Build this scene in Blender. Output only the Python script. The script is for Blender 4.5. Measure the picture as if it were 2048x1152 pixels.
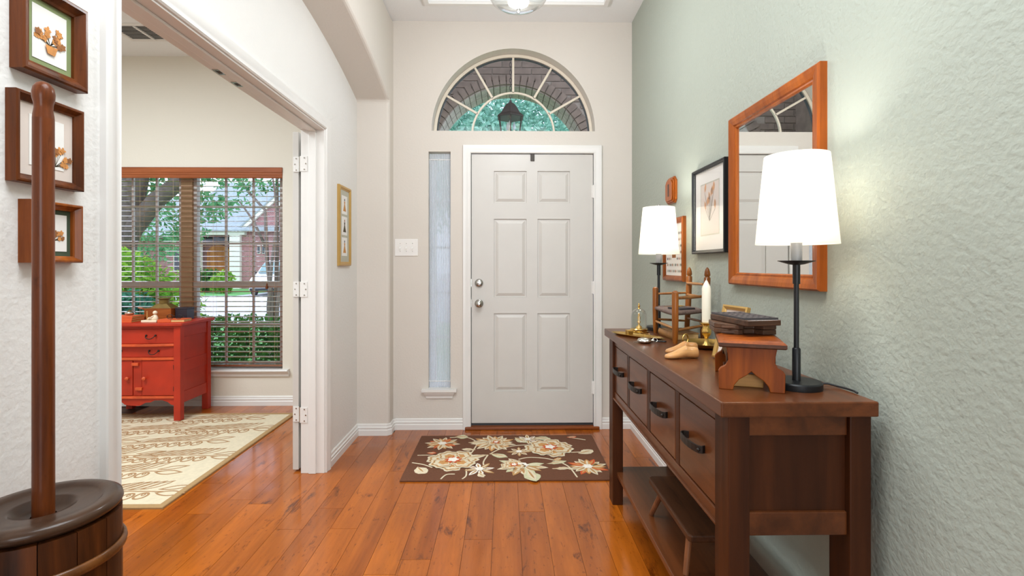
import bpy, bmesh, math, random
import numpy as np
from mathutils import Vector, Matrix
random.seed(7); RNG = np.random.default_rng(11)
for o in list(bpy.data.objects): bpy.data.objects.remove(o)
SC = bpy.context.scene; COL = SC.collection
PI = math.pi

# ------------------------------------------------------------------ camera, world, large lights, exposure
EYE = 1.2316
cd = bpy.data.cameras.new('camera'); cam = bpy.data.objects.new('camera', cd); COL.objects.link(cam)
cam.location = (0, 0, EYE); cam.rotation_euler = (PI/2, 0, -0.01396)
cd.sensor_width = 36; cd.lens = 36*1000/2048; cd.shift_y = -45/2048; cd.clip_start = .02; cd.clip_end = 300
SC.camera = cam
w = bpy.data.worlds.new('sky'); SC.world = w; w.use_nodes = True
bg = w.node_tree.nodes['Background']; bg.inputs[0].default_value = (.70, .80, 1.0, 1); bg.inputs[1].default_value = 2.8
def area(name, loc, rot, sx, sy, power, col=(1, .95, .88)):
    l = bpy.data.lights.new(name, 'AREA'); l.shape = 'RECTANGLE'; l.size = sx; l.size_y = sy; l.energy = power; l.color = col
    o = bpy.data.objects.new(name, l); COL.objects.link(o); o.location = loc; o.rotation_euler = rot; return o
area('rear_fill_area', (0.2, -5.6, 1.7), (PI/2, 0, 0), 4.5, 2.4, 235, (.86, .95, 1.0))  # unseen panel added behind the camera as fill; no window is built there
area('hall_fill_area', (-.05, .75, 3.02), (0, 0, 0), 1.2, 1.2, 56, (.87, .945, 1.0))  # added fill panel above the hall, out of view, without a fixture
area('study_fill_area', (-3.0, 2.2, 3.03), (0, 0, 0), 1.2, 1.2, 110, (.85, .945, 1.0))  # added fill panel that brightens the study, out of view, no fixture
SC.view_settings.view_transform = 'Standard'; SC.view_settings.look = 'None'
SC.view_settings.exposure = 0.0; SC.view_settings.gamma = 1; SC.view_settings.use_curve_mapping = False
try: SC.cycles.sample_clamp_indirect = 6
except Exception: pass

# ------------------------------------------------------------------ materials
def lin(c):
    r = []
    for v in c[:3]:
        v /= 255.; r.append(v/12.92 if v <= .04045 else ((v+.055)/1.055)**2.4)
    return (*r, 1)
def new_mat(name):
    m = bpy.data.materials.new(name); m.use_nodes = True; nt = m.node_tree
    return m, nt, nt.nodes['Principled BSDF'], nt.nodes.new, nt.links.new
def coords(nt, scale, rnd=True):
    N, L = nt.nodes.new, nt.links.new
    tc = N('ShaderNodeTexCoord'); mp = N('ShaderNodeMapping'); mp.inputs['Scale'].default_value = scale
    src = tc.outputs['Object']
    if rnd:
        oi = N('ShaderNodeObjectInfo'); mu = N('ShaderNodeMath'); mu.operation = 'MULTIPLY'; mu.inputs[1].default_value = 37.
        L(oi.outputs['Random'], mu.inputs[0]); ad = N('ShaderNodeVectorMath'); ad.operation = 'ADD'
        L(src, ad.inputs[0]); L(mu.outputs[0], ad.inputs[1]); src = ad.outputs[0]
    L(src, mp.inputs['Vector']); return mp.outputs[0]
def noise(nt, vec, scale=1, detail=4, rough=.55, dist=0):
    n = nt.nodes.new('ShaderNodeTexNoise'); n.inputs['Scale'].default_value = scale; n.inputs['Detail'].default_value = detail
    n.inputs['Roughness'].default_value = rough; n.inputs['Distortion'].default_value = dist
    nt.links.new(vec, n.inputs['Vector']); return n.outputs['Fac']
def ramp(nt, fac, stops):
    r = nt.nodes.new('ShaderNodeValToRGB'); e = r.color_ramp.elements
    while len(e) < len(stops): e.new(.5)
    for i, (p, c) in enumerate(stops): e[i].position = p; e[i].color = c
    nt.links.new(fac, r.inputs[0]); return r.outputs[0]
def mixc(nt, a, b, fac, mode='MULTIPLY'):
    m = nt.nodes.new('ShaderNodeMix'); m.data_type = 'RGBA'; m.blend_type = mode
    for sock, v in ((m.inputs[0], fac), (m.inputs[6], a), (m.inputs[7], b)):
        if hasattr(v, 'links'): nt.links.new(v, sock)
        else: sock.default_value = v
    return m.outputs[2]
def bump(nt, bsdf, h, strength, dist):
    b = nt.nodes.new('ShaderNodeBump'); b.inputs['Strength'].default_value = strength; b.inputs['Distance'].default_value = dist
    nt.links.new(h, b.inputs['Height']); nt.links.new(b.outputs[0], bsdf.inputs['Normal'])
def plain(name, col, rough=.5, metal=0., var=.06, vs=6, coat=0., bmp=0, bs=60, emit=0, ecol=None, trans=0):
    m, nt, P, N, L = new_mat(name); c = lin(col)
    v = coords(nt, (1, 1, 1)); n = noise(nt, v, vs, 3)
    lo = tuple(x*(1-var) for x in c[:3])+(1,); hi = tuple(min(1, x*(1+var)) for x in c[:3])+(1,)
    L(ramp(nt, n, [(.3, lo), (.7, hi)]), P.inputs['Base Color'])
    P.inputs['Roughness'].default_value = rough; P.inputs['Metallic'].default_value = metal
    P.inputs['Coat Weight'].default_value = coat; P.inputs['Coat Roughness'].default_value = .12
    if trans: P.inputs['Transmission Weight'].default_value = trans
    if bmp: bump(nt, P, noise(nt, v, bs, 3), bmp, .004)
    if emit:
        P.inputs['Emission Color'].default_value = lin(ecol or col); P.inputs['Emission Strength'].default_value = emit
    return m
def wood(name, light, dark, axis=1, scale=9, rough=.4, coat=.2, contrast=(.3, .7), spots=0., varr=.12, stretch=.07, spec=.16, cr=.15, specks=0.):
    m, nt, P, N, L = new_mat(name); s = [scale]*3; s[axis] = scale*stretch
    v = coords(nt, s); n1 = noise(nt, v, 1, 6, .6, .8); n2 = noise(nt, v, 7, 5, .65, .3)
    c = ramp(nt, n1, [(contrast[0], lin(dark)), (contrast[1], lin(light))])
    g = ramp(nt, n2, [(.3, (.72, .72, .72, 1)), (.6, (1, 1, 1, 1))]); c = mixc(nt, c, g, .7)
    if spots:
        s2 = [scale*1.6]*3; s2[axis] = scale*.45; n3 = noise(nt, coords(nt, s2), 1.3, 7, .72, .5)
        c = mixc(nt, c, ramp(nt, n3, [(.31, (.22, .15, .1, 1)), (.42, (1, 1, 1, 1))]), spots)
    if specks:
        c = mixc(nt, c, ramp(nt, noise(nt, coords(nt, (70, 28, 70)), 1, 3, .6), [(.30, (.35, .25, .18, 1)), (.37, (1, 1, 1, 1))]), specks)
    if varr:
        oi = N('ShaderNodeObjectInfo'); r = ramp(nt, oi.outputs['Random'], [(0, (1-varr, 1-varr*1.15, 1-varr*1.3, 1)), (1, (1, 1, 1, 1))]); c = mixc(nt, c, r, 1.)
    L(c, P.inputs['Base Color']); P.inputs['Roughness'].default_value = rough; P.inputs['Specular IOR Level'].default_value = spec
    P.inputs['Coat Weight'].default_value = coat; P.inputs['Coat Roughness'].default_value = cr; P.inputs['Coat IOR'].default_value = 1.5
    bump(nt, P, n2, .12, .002); return m
def wallmat(name, col, strength=.5, scale=55, dist=.004):
    m, nt, P, N, L = new_mat(name); v = coords(nt, (1, 1, 1), False)
    big = noise(nt, v, 1.2, 2); c = lin(col)
    L(ramp(nt, big, [(.3, tuple(x*.985 for x in c[:3])+(1,)), (.7, c)]), P.inputs['Base Color']); P.inputs['Roughness'].default_value = .75
    P.inputs['Specular IOR Level'].default_value = .25
    bump(nt, P, noise(nt, v, scale, 2.5, .5, .15), strength, dist); return m
def glassmat(name, tint=(1, 1, 1, 1), gloss=1.0, ior=1.45, power=4.):
    m, nt, P, N, L = new_mat(name); nt.nodes.remove(P)
    t = N('ShaderNodeBsdfTransparent'); t.inputs[0].default_value = tint; g = N('ShaderNodeBsdfGlossy'); g.inputs['Roughness'].default_value = .01
    f = N('ShaderNodeLayerWeight'); pw_ = N('ShaderNodeMath'); pw_.operation = 'POWER'; pw_.inputs[1].default_value = power; L(f.outputs['Facing'], pw_.inputs[0])
    mu = N('ShaderNodeMath'); mu.operation = 'MULTIPLY_ADD'; mu.inputs[1].default_value = .8*gloss; mu.inputs[2].default_value = .035*gloss
    L(pw_.outputs[0], mu.inputs[0]); x = N('ShaderNodeMixShader'); L(mu.outputs[0], x.inputs[0]); L(t.outputs[0], x.inputs[1]); L(g.outputs[0], x.inputs[2])
    L(x.outputs[0], nt.nodes['Material Output'].inputs[0]); return m
def clothmat(name, col, transl=.5, transp=0., stripe=0):
    m, nt, P, N, L = new_mat(name); nt.nodes.remove(P); c = lin(col)
    d = N('ShaderNodeBsdfDiffuse'); d.inputs[0].default_value = c; t = N('ShaderNodeBsdfTranslucent'); t.inputs[0].default_value = c
    x = N('ShaderNodeMixShader'); x.inputs[0].default_value = transl; L(d.outputs[0], x.inputs[1]); L(t.outputs[0], x.inputs[2]); out = x.outputs[0]
    if transp:
        tr = N('ShaderNodeBsdfTransparent'); y = N('ShaderNodeMixShader'); v = coords(nt, (stripe, stripe, stripe), False)
        L(ramp(nt, noise(nt, v, 1, 4, .7), [(.35, (transp*.4,)*3+(1,)), (.65, (min(1, transp*1.6),)*3+(1,))]), y.inputs[0])
        L(out, y.inputs[1]); L(tr.outputs[0], y.inputs[2]); out = y.outputs[0]
    L(out, nt.nodes['Material Output'].inputs[0]); return m
def leafmat(name, c1, c2):
    m, nt, P, N, L = new_mat(name); nt.nodes.remove(P)
    v = coords(nt, (1, 1, 1)); c = ramp(nt, noise(nt, v, 4.5, 4, .7), [(.32, lin(c1)), (.68, lin(c2))])
    d = N('ShaderNodeBsdfDiffuse'); t = N('ShaderNodeBsdfTranslucent'); L(c, d.inputs[0]); L(c, t.inputs[0])
    x = N('ShaderNodeMixShader'); x.inputs[0].default_value = .4; L(d.outputs[0], x.inputs[1]); L(t.outputs[0], x.inputs[2])
    L(x.outputs[0], nt.nodes['Material Output'].inputs[0]); return m
def brickmat(name, a, b, mortar, sx=4.5):
    m, nt, P, N, L = new_mat(name); v = coords(nt, (1, 1, 1), False)
    sep = N('ShaderNodeSeparateXYZ'); L(v, sep.inputs[0]); cmb = N('ShaderNodeCombineXYZ')
    ad = N('ShaderNodeMath'); L(sep.outputs[0], ad.inputs[0]); L(sep.outputs[1], ad.inputs[1]); L(ad.outputs[0], cmb.inputs[0]); L(sep.outputs[2], cmb.inputs[1])
    br = N('ShaderNodeTexBrick'); L(cmb.outputs[0], br.inputs['Vector']); br.inputs['Scale'].default_value = sx
    br.inputs['Color1'].default_value = lin(a); br.inputs['Color2'].default_value = lin(b); br.inputs['Mortar'].default_value = lin(mortar)
    L(br.outputs[0], P.inputs['Base Color']); P.inputs['Roughness'].default_value = .9; return m

MT = {}
MT['wall'] = wallmat('hall_paint', (217, 209, 200), .28, 70, .003)
MT['wall_near'] = wallmat('hall_paint_textured', (232, 229, 225), .45, 65, .004)
MT['study'] = wallmat('study_paint', (228, 221, 208), .2, 70, .003)
MT['green'] = wallmat('sage_paint', (170, 176, 165), .5, 66, .006)
MT['ceil'] = wallmat('ceiling_paint', (240, 240, 240), .3, 90, .003)
MT['trim'] = plain('white_trim_paint', (231, 228, 224), .32, var=.015)
MT['door'] = plain('white_door_paint', (206, 201, 195), .38, var=.015)
MT['floor'] = wood('floor_maple', (202, 110, 28), (150, 74, 15), 1, 7, .32, .8, (.25, .75), .9, .3, .1, .08, .12, .6)
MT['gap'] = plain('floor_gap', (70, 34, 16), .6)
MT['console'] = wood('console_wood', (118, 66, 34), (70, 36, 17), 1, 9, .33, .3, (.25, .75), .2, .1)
MT['console_v_shaded'] = wood('console_wood_upright_shaded', (84, 43, 18), (48, 23, 10), 2, 9, .45, .05, (.25, .75), .2, .1)  # same wood with upright grain, darkened to paint in the shaded table end
MT['iron'] = plain('dark_iron', (48, 42, 38), .42, .6)
MT['black'] = plain('black_metal', (34, 35, 37), .4, .4)
MT['grey_metal'] = plain('grey_socket', (128, 130, 134), .5, .2)
MT['shade'] = clothmat('lamp_linen', (252, 250, 245), .62)
MT['mirror_wood'] = wood('mirror_pine', (184, 98, 30), (130, 60, 14), 2, 12, .35, .25, varr=0)
MT['mirror'] = plain('mirror_silver', (238, 240, 238), .01, 1., var=0)
MT['frame_dark'] = wood('frame_walnut', (120, 61, 21), (60, 26, 8), 2, 18, .38, .2, spots=.4, varr=0)
MT['frame_mid'] = wood('frame_cherry', (166, 90, 32), (116, 56, 16), 2, 18, .38, .2, varr=0)
MT['gold'] = plain('gold_leaf_frame', (196, 158, 92), .35, .55)
MT['brass'] = plain('polished_brass', (214, 178, 104), .22, 1., var=.1)
MT['brass_old'] = plain('aged_brass', (168, 136, 74), .32, .9, var=.2, vs=15)
MT['silver'] = plain('worn_silver', (206, 204, 198), .22, 1., var=.1)
MT['nickel'] = plain('satin_nickel', (176, 173, 168), .24, 1., var=.03)
MT['paper'] = plain('white_paper', (236, 233, 228), .8, var=.02)
MT['mat_green'] = plain('sage_mat_board', (134, 146, 100), .8, var=.03)
MT['mat_dkgreen'] = plain('forest_mat_board', (66, 80, 60), .8, var=.03)
MT['mat_beige'] = plain('beige_mat_board', (218, 204, 194), .8, var=.02)
MT['mat_grey'] = plain('grey_mat_board', (186, 184, 168), .8, var=.03)
MT['petal_o'] = plain('pressed_petal_orange', (206, 140, 76), .8, var=.25, vs=60)
MT['petal_b'] = plain('pressed_petal_brown', (150, 96, 52), .8, var=.25, vs=60)
MT['stem_d'] = plain('pressed_stem', (84, 70, 44), .8, var=.2)
MT['churn'] = wood('churn_oak', (104, 54, 20), (38, 18, 7), 2, 12, .45, .1, (.35, .7), .7, .06, .12)
MT['churn_lid'] = wood('churn_lid_wood', (86, 60, 42), (48, 32, 23), 1, 10, .36, .3, (.25, .75), .25, 0)
MT['hoop'] = wood('churn_hoop_wood', (126, 76, 34), (60, 32, 14), 2, 14, .4, .3, varr=.05, stretch=.6)
MT['dasher'] = wood('dasher_wood', (132, 66, 22), (80, 36, 12), 2, 22, .42, .25, (.3, .75), .45, 0)
MT['bench'] = wood('bench_pine', (158, 80, 24), (106, 46, 11), 2, 16, .4, .04, (.3, .75), .25, .05)
MT['bench_dark'] = wood('bench_dark_edge', (92, 52, 30), (54, 30, 18), 1, 16, .4, .3, varr=.05)
MT['paleblock'] = wood('pale_block_wood', (206, 158, 96), (178, 126, 70), 0, 20, .5, .1, varr=.05)
MT['mould'] = wood('mould_walnut', (104, 72, 52), (58, 40, 30), 0, 22, .42, .2, varr=.08)
MT['lattice'] = plain('blackened_lattice', (74, 70, 72), .5, .3, var=.15, vs=50)
MT['last'] = wood('shoe_last_maple', (222, 170, 112), (194, 136, 80), 0, 14, .3, .5, varr=.06)
MT['chair_wood'] = wood('toy_chair_wood', (168, 98, 34), (92, 48, 16), 2, 16, .38, .35, (.3, .7), .4, .1)
MT['rung'] = wood('rung_wood', (196, 138, 78), (136, 82, 40), 1, 16, .4, .3, varr=.3)
MT['seat_dark'] = plain('woven_seat', (104, 84, 76), .6, var=.25, vs=70, bmp=.6, bs=160)
MT['book_tan'] = plain('tan_leather_book', (160, 112, 62), .5, var=.12, vs=30, bmp=.2)
MT['book_dark'] = plain('dark_booklet', (62, 58, 60), .5)
MT['candle'] = plain('ivory_wax', (240, 232, 212), .45, var=.02)
MT['stool'] = wood('stool_dark_top', (96, 58, 34), (38, 21, 13), 1, 9, .5, .15, (.3, .7), .5, 0)
MT['stool_leg'] = wood('stool_leg_wood', (146, 92, 58), (96, 56, 34), 2, 16, .45, .2, varr=.1)
MT['red'] = plain('red_milk_paint', (174, 41, 13), .5, var=.16, vs=5)
MT['red_edge'] = plain('worn_red_edge', (206, 82, 40), .4, var=.2, vs=12)
MT['orange_book'] = plain('orange_cloth_book', (214, 92, 44), .6, var=.08)
MT['pages'] = plain('page_edges', (214, 176, 116), .8, var=.1, vs=80)
MT['ivory'] = plain('ivory_porcelain', (236, 218, 190), .3, var=.05)
MT['mill_wood'] = wood('mill_box_wood', (178, 100, 44), (116, 58, 24), 0, 24, .4, .2, varr=0)
MT['olive_tin'] = plain('olive_tin', (124, 100, 52), .4, .5, var=.2, vs=20)
MT['dark_tin'] = plain('dark_tin', (50, 46, 56), .4, .3)
MT['rug'] = plain('cream_wool', (218, 204, 176), .95, var=.06, vs=40, bmp=.5, bs=350)
MT['rug_edge'] = plain('tan_binding', (170, 136, 92), .95, var=.06, vs=60, bmp=.4, bs=300)
MT['rug_line'] = plain('brown_wool_line', (166, 128, 90), .95, var=.08, vs=50)
MT['matpile'] = plain('brown_wool_pile', (104, 62, 38), .95, var=.12, vs=90, bmp=.7, bs=400)
for n, c in dict(fl_cream=(216, 201, 172), fl_tan=(178, 134, 84), fl_white=(238, 230, 218), fl_rust=(198, 84, 40), fl_sage=(198, 194, 158), fl_ochre=(196, 142, 84)).items():
    MT[n] = plain(n+'_wool', c, .95, var=.12, vs=70)
MT['blind'] = wood('blind_wood', (150, 92, 64), (118, 68, 46), 0, 12, .25, 1., varr=.05, spec=.6, cr=.06)
MT['valance'] = wood('valance_wood', (172, 98, 58), (138, 72, 40), 0, 12, .4, .25, varr=0)
MT['mullion'] = plain('mullion_tan', (206, 172, 134), .5, var=.05)
MT['vinyl'] = plain('white_vinyl', (214, 208, 204), .4, var=.02)
MT['muntin'] = plain('almond_muntin', (222, 210, 192), .4, var=.02)
MT['darkgasket'] = plain('dark_gasket', (60, 62, 66), .5)
MT['glass'] = glassmat('window_glass', (1, 1, 1, 1), .22, 1.4)
MT['pictureglass'] = glassmat('picture_glass', (1, 1, 1, 1), 1., 1.5)
MT['dome'] = glassmat('blown_glass', (.95, .965, .96, 1), 1.1, 1.5, 2.2)
MT['curtain'] = clothmat('sheer_lace', (246, 247, 251), .5, .07, 70)
MT['plastic'] = plain('white_plastic', (236, 232, 228), .3, var=.01)
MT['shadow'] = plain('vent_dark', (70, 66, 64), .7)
MT['threshold'] = wood('threshold_wood', (146, 78, 38), (104, 52, 24), 0, 10, .3, .4, varr=0)
MT['cordblk'] = plain('black_cord', (24, 24, 26), .5)
MT['bulb'] = plain('lit_bulb', (255, 236, 200), .5, emit=9, ecol=(255, 228, 186))
# outdoors
MT['lawn'] = plain('mown_grass', (96, 156, 84), .95, var=.25, vs=3)
MT['concrete'] = plain('pale_concrete', (196, 196, 198), .85, var=.06, vs=1)
MT['soil'] = plain('bed_soil', (84, 66, 50), .95, var=.2)
MT['brick_in'] = plain('porch_brick', (138, 120, 106), .9, var=.2, vs=12)
MT['brick_arch_lit'] = plain('porch_arch_brick_lit', (190, 172, 164), .9, var=.2, vs=12)  # paler copy of the porch brick; light on the arch soffit is painted in
MT['mortar'] = plain('mortar', (164, 150, 136), .95, var=.08)
MT['farbrick'] = brickmat('rose_brick', (168, 112, 110), (140, 88, 90), (196, 176, 168), 4.2)
MT['roofs'] = plain('grey_shingles', (150, 160, 162), .9, var=.14, vs=5)
MT['cream'] = plain('cream_trim', (226, 222, 206), .7, var=.04)
MT['oakdoor'] = wood('entry_door_wood', (206, 136, 62), (160, 94, 38), 2, 3, .5, .1, varr=0)
MT['darkpane'] = plain('dark_window_pane', (58, 62, 68), .1, var=.1)
MT['carpaint'] = plain('white_car_paint', (238, 240, 244), .25, var=.01, coat=.5)
MT['carglass'] = plain('car_glass', (120, 150, 150), .06, var=.08)
MT['carblack'] = plain('car_black_plastic', (36, 38, 42), .5)
MT['headlamp'] = plain('headlamp_glass', (206, 214, 222), .1, var=.05)
MT['bark'] = plain('oak_bark', (96, 84, 76), .95, var=.35, vs=9, bmp=.8, bs=25)
MT['bark2'] = plain('smooth_myrtle_bark', (128, 112, 104), .8, var=.25, vs=7)
MT['leaf_hedge'] = leafmat('hedge_leaf', (34, 78, 44), (104, 158, 76))
MT['leaf_bright'] = leafmat('bright_leaf', (70, 140, 52), (176, 212, 84))
MT['leaf_dark'] = leafmat('teal_leaf', (26, 82, 76), (92, 156, 122))
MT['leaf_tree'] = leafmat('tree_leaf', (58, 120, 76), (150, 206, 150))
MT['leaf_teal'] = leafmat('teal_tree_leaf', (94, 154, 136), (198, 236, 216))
MT['lantern'] = plain('bronze_lantern', (76, 66, 60), .5, .4)

# ------------------------------------------------------------------ mesh helpers
class MB:
    def __init__(s): s.v = []; s.f = []; s.mi = []; s.cur = 0; s.M = None
    def use(s, i): s.cur = i; return s
    def _add(s, vs, fs):
        n = len(s.v)
        if s.M is not None: vs = [s.M @ Vector(p) for p in vs]
        s.v += [tuple(p) for p in vs]
        for f in fs: s.f.append(tuple(n+i for i in f)); s.mi.append(s.cur)
        return s
    def box(s, x0, x1, y0, y1, z0, z1):
        return s._add([(x0,y0,z0),(x1,y0,z0),(x1,y1,z0),(x0,y1,z0),(x0,y0,z1),(x1,y0,z1),(x1,y1,z1),(x0,y1,z1)],
                      [(0,3,2,1),(4,5,6,7),(0,1,5,4),(1,2,6,5),(2,3,7,6),(3,0,4,7)])
    def quad(s, a, b, c, d): return s._add([a, b, c, d], [(0, 1, 2, 3)])
    def tube(s, pts, r, n=8, closed=False, flat=1.):
        pts = [Vector(p) for p in pts]; m = len(pts); rs = r if isinstance(r, (list, tuple)) else [r]*m; vs = []; prev = None
        for i, p in enumerate(pts):
            if closed: t = pts[(i+1) % m]-pts[i-1]
            else: t = pts[min(i+1, m-1)]-pts[max(i-1, 0)]
            t.normalize()
            if prev is None:
                a = Vector((0, 0, 1)) if abs(t.z) < .9 else Vector((1, 0, 0)); u = t.cross(a).normalized()
            else: u = (prev-t*prev.dot(t)).normalized()
            prev = u; q = t.cross(u)
            for k in range(n):
                an = 2*PI*k/n; vs.append(p+(u*math.cos(an)+q*math.sin(an)*flat)*rs[i])
        fs = []
        for i in range(m if closed else m-1):
            j = (i+1) % m
            for k in range(n): fs.append((i*n+k, i*n+(k+1) % n, j*n+(k+1) % n, j*n+k))
        if not closed: fs += [tuple(range(n-1, -1, -1)), tuple((m-1)*n+k for k in range(n))]
        return s._add(vs, fs)
    def lathe(s, prof, n=32, c=(0, 0, 0), closed=False):
        vs = []; m = len(prof)
        for r, z in prof:
            r = max(r, 1e-5)
            for k in range(n): a = 2*PI*k/n; vs.append((c[0]+r*math.cos(a), c[1]+r*math.sin(a), c[2]+z))
        fs = []
        for i in range(m if closed else m-1):
            j = (i+1) % m
            for k in range(n): fs.append((i*n+k, i*n+(k+1) % n, j*n+(k+1) % n, j*n+k))
        if not closed:
            if prof[0][0] > 1e-4: fs.append(tuple(range(n-1, -1, -1)))
            if prof[-1][0] > 1e-4: fs.append(tuple((m-1)*n+k for k in range(n)))
        return s._add(vs, fs)
    def shell(s, prof, n=32, c=(0, 0, 0)):    # open lathe, no caps
        m = len(prof); vs = []; fs = []
        for r, z in prof:
            for k in range(n): a = 2*PI*k/n; vs.append((c[0]+r*math.cos(a), c[1]+r*math.sin(a), c[2]+z))
        for i in range(m-1):
            for k in range(n): fs.append((i*n+k, i*n+(k+1) % n, (i+1)*n+(k+1) % n, (i+1)*n+k))
        return s._add(vs, fs)
    def prism(s, poly, mp, h0, h1):           # poly of (u,v); mp(u,v,h)->xyz
        n = len(poly); vs = [mp(u, v, h0) for u, v in poly]+[mp(u, v, h1) for u, v in poly]
        fs = [tuple(range(n-1, -1, -1)), tuple(range(n, 2*n))]+[(i, (i+1) % n, n+(i+1) % n, n+i) for i in range(n)]
        return s._add(vs, fs)
    def sweep(s, path, prof, mp, closed=False):  # prof (d,h): d to the left of travel, h out of plane
        m = len(path); P = [Vector(p) for p in path]; vs = []
        for i in range(m):
            if closed or 0 < i < m-1:
                a = (P[i]-P[i-1]).normalized(); b = (P[(i+1) % m]-P[i]).normalized()
                na = Vector((-a.y, a.x)); nb = Vector((-b.y, b.x)); nn = (na+nb).normalized(); nn = nn/max(.2, nn.dot(na))
            else:
                a = (P[1]-P[0]) if i == 0 else (P[-1]-P[-2]); a.normalize(); nn = Vector((-a.y, a.x))
            for d, h in prof: q = P[i]+nn*d; vs.append(mp(q.x, q.y, h))
        k = len(prof); fs = []
        for i in range(m if closed else m-1):
            j = (i+1) % m
            for t in range(k): fs.append((i*k+t, i*k+(t+1) % k, j*k+(t+1) % k, j*k+t))
        if not closed: fs += [tuple(range(k)), tuple((m-1)*k+t for t in range(k-1, -1, -1))]
        return s._add(vs, fs)
    def loft(s, rings, cap=True):
        n = len(rings[0]); vs = [p for r in rings for p in r]; fs = []
        for i in range(len(rings)-1):
            for k in range(n): fs.append((i*n+k, i*n+(k+1) % n, (i+1)*n+(k+1) % n, (i+1)*n+k))
        if cap: fs += [tuple(range(n-1, -1, -1)), tuple((len(rings)-1)*n+k for k in range(n))]
        return s._add(vs, fs)
    def sphere(s, c, r, n=14, sc=(1, 1, 1)):
        rings = []; m = n//2
        for i in range(m+1):
            t = -PI/2+PI*i/m; rr = max(math.cos(t), 1e-4)*r
            rings.append([(c[0]+rr*math.cos(2*PI*k/n)*sc[0], c[1]+rr*math.sin(2*PI*k/n)*sc[1], c[2]+r*math.sin(t)*sc[2]) for k in range(n)])
        return s.loft(rings)
    def mesh(s, name, mats, smooth=False):
        me = bpy.data.meshes.new(name); me.from_pydata(s.v, [], s.f)
        for m in (mats if isinstance(mats, (list, tuple)) else [mats]): me.materials.append(MT[m] if isinstance(m, str) else m)
        me.polygons.foreach_set('material_index', s.mi)
        bm = bmesh.new(); bm.from_mesh(me); bmesh.ops.recalc_face_normals(bm, faces=bm.faces); bm.to_mesh(me); bm.free()
        if smooth: me.polygons.foreach_set('use_smooth', [True]*len(me.polygons))
        me.update(); return me
    def build(s, name, mats, parent=None, smooth=False, bevel=0, seg=2, loc=None, sharp=None):
        me = s.mesh(name, mats, smooth or sharp)
        o = bpy.data.objects.new(name, me); COL.objects.link(o)
        if parent: o.parent = parent
        if loc: o.location = loc
        if sharp: me.set_sharp_from_angle(angle=math.radians(sharp))
        if bevel:
            b = o.modifiers.new('edge', 'BEVEL'); b.width = bevel; b.segments = seg; b.limit_method = 'ANGLE'; b.angle_limit = math.radians(40)
        return o
def thing(name, label, cat, loc=(0, 0, 0), rz=0, group=None):
    o = bpy.data.objects.new(name, None); COL.objects.link(o); o.location = loc; o.rotation_euler = (0, 0, rz); o.empty_display_size = .05
    return tag(o, label, cat, group)
def tag(o, label, cat, group=None):
    o['label'] = label; o['category'] = cat
    if group: o['group'] = group
    return o
def struct(o, label=None):
    o['kind'] = 'structure'
    if label: o['label'] = label
    return o
def copy_of(o, parent=None, loc=None, name=None):
    c = o.copy(); COL.objects.link(c)
    if parent: c.parent = parent
    if loc is not None: c.location = loc
    return c
def holed(name, outer, holes, mp, h0, h1, mat, parent=None, bevel=0):   # plate with holes; mp(u,v,h)
    bm = bmesh.new(); loops = []
    for poly in [outer]+holes:
        vs = [bm.verts.new((u, v, 0)) for u, v in poly]; loops.append(vs)
        for i in range(len(vs)): bm.edges.new((vs[i], vs[(i+1) % len(vs)]))
    bmesh.ops.triangle_fill(bm, edges=bm.edges[:], use_beauty=True)
    bmesh.ops.dissolve_limit(bm, angle_limit=.001, verts=bm.verts[:], edges=[e for e in bm.edges if len(e.link_faces) == 2], delimit=set())
    r = bmesh.ops.extrude_face_region(bm, geom=bm.faces[:])
    for v in [g for g in r['geom'] if isinstance(g, bmesh.types.BMVert)]: v.co.z = 1
    for v in bm.verts: v.co = Vector(mp(v.co.x, v.co.y, h0+(h1-h0)*v.co.z))
    bmesh.ops.recalc_face_normals(bm, faces=bm.faces)
    me = bpy.data.meshes.new(name); bm.to_mesh(me); bm.free(); me.materials.append(MT[mat])
    o = bpy.data.objects.new(name, me); COL.objects.link(o)
    if parent: o.parent = parent
    if bevel:
        b = o.modifiers.new('edge', 'BEVEL'); b.width = bevel; b.segments = 3; b.limit_method = 'ANGLE'; b.angle_limit = math.radians(50)
    return o
rect = lambda u0, u1, v0, v1: [(u0, v0), (u1, v0), (u1, v1), (u0, v1)]
XZ = lambda y: (lambda u, v, h: (u, y+h, v))       # plane facing -Y/+Y
def YZ(x, sgn=1): return lambda u, v, h: (x+sgn*h, u, v)
XY = lambda z: (lambda u, v, h: (u, v, z+h))

# ------------------------------------------------------------------ the shell of the house
XR, XF, XN, D, W, CEIL = .96, -.84, -1.075, 3.77, 4.435, 3.07
fl = MB().box(-5, 5, -6, 4.6, -.12, -.006).build('floor', 'gap'); struct(fl, 'hand-scraped orange-brown hardwood floor')
def planks():
    pw = .127; cache = {}
    def plank(x, y0, y1, wd):
        L = round((y1-y0)*20)/20.; key = (L, round(wd, 3))
        if key not in cache: cache[key] = MB().box(0, wd-.0014, 0, L-.0016, -.006, 0).mesh('plank', 'floor')
        o = bpy.data.objects.new('plank', cache[key]); COL.objects.link(o); o.parent = fl; o.location = (x, y0, 0)
    r = random.Random(3)
    for i in range(-24, 8):
        x = .96-pw*(8-i); wd = pw
        if x > .96 or x < -3.75: continue
        y = 1.2 if x > -1.3 else 1.9; y -= r.choice([0, .2, .45, .7]); top = 3.80 if x > -.9 else (3.66 if x > -1.12 else 4.45)
        while y < top:
            L = r.choice([.6, .75, .9, 1.05, 1.2, 1.35]); e = min(y+L, top+.05); e = y+max(.1, round((e-y)*20)/20.)
            plank(x, y, e, wd); y = e
planks()
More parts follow.
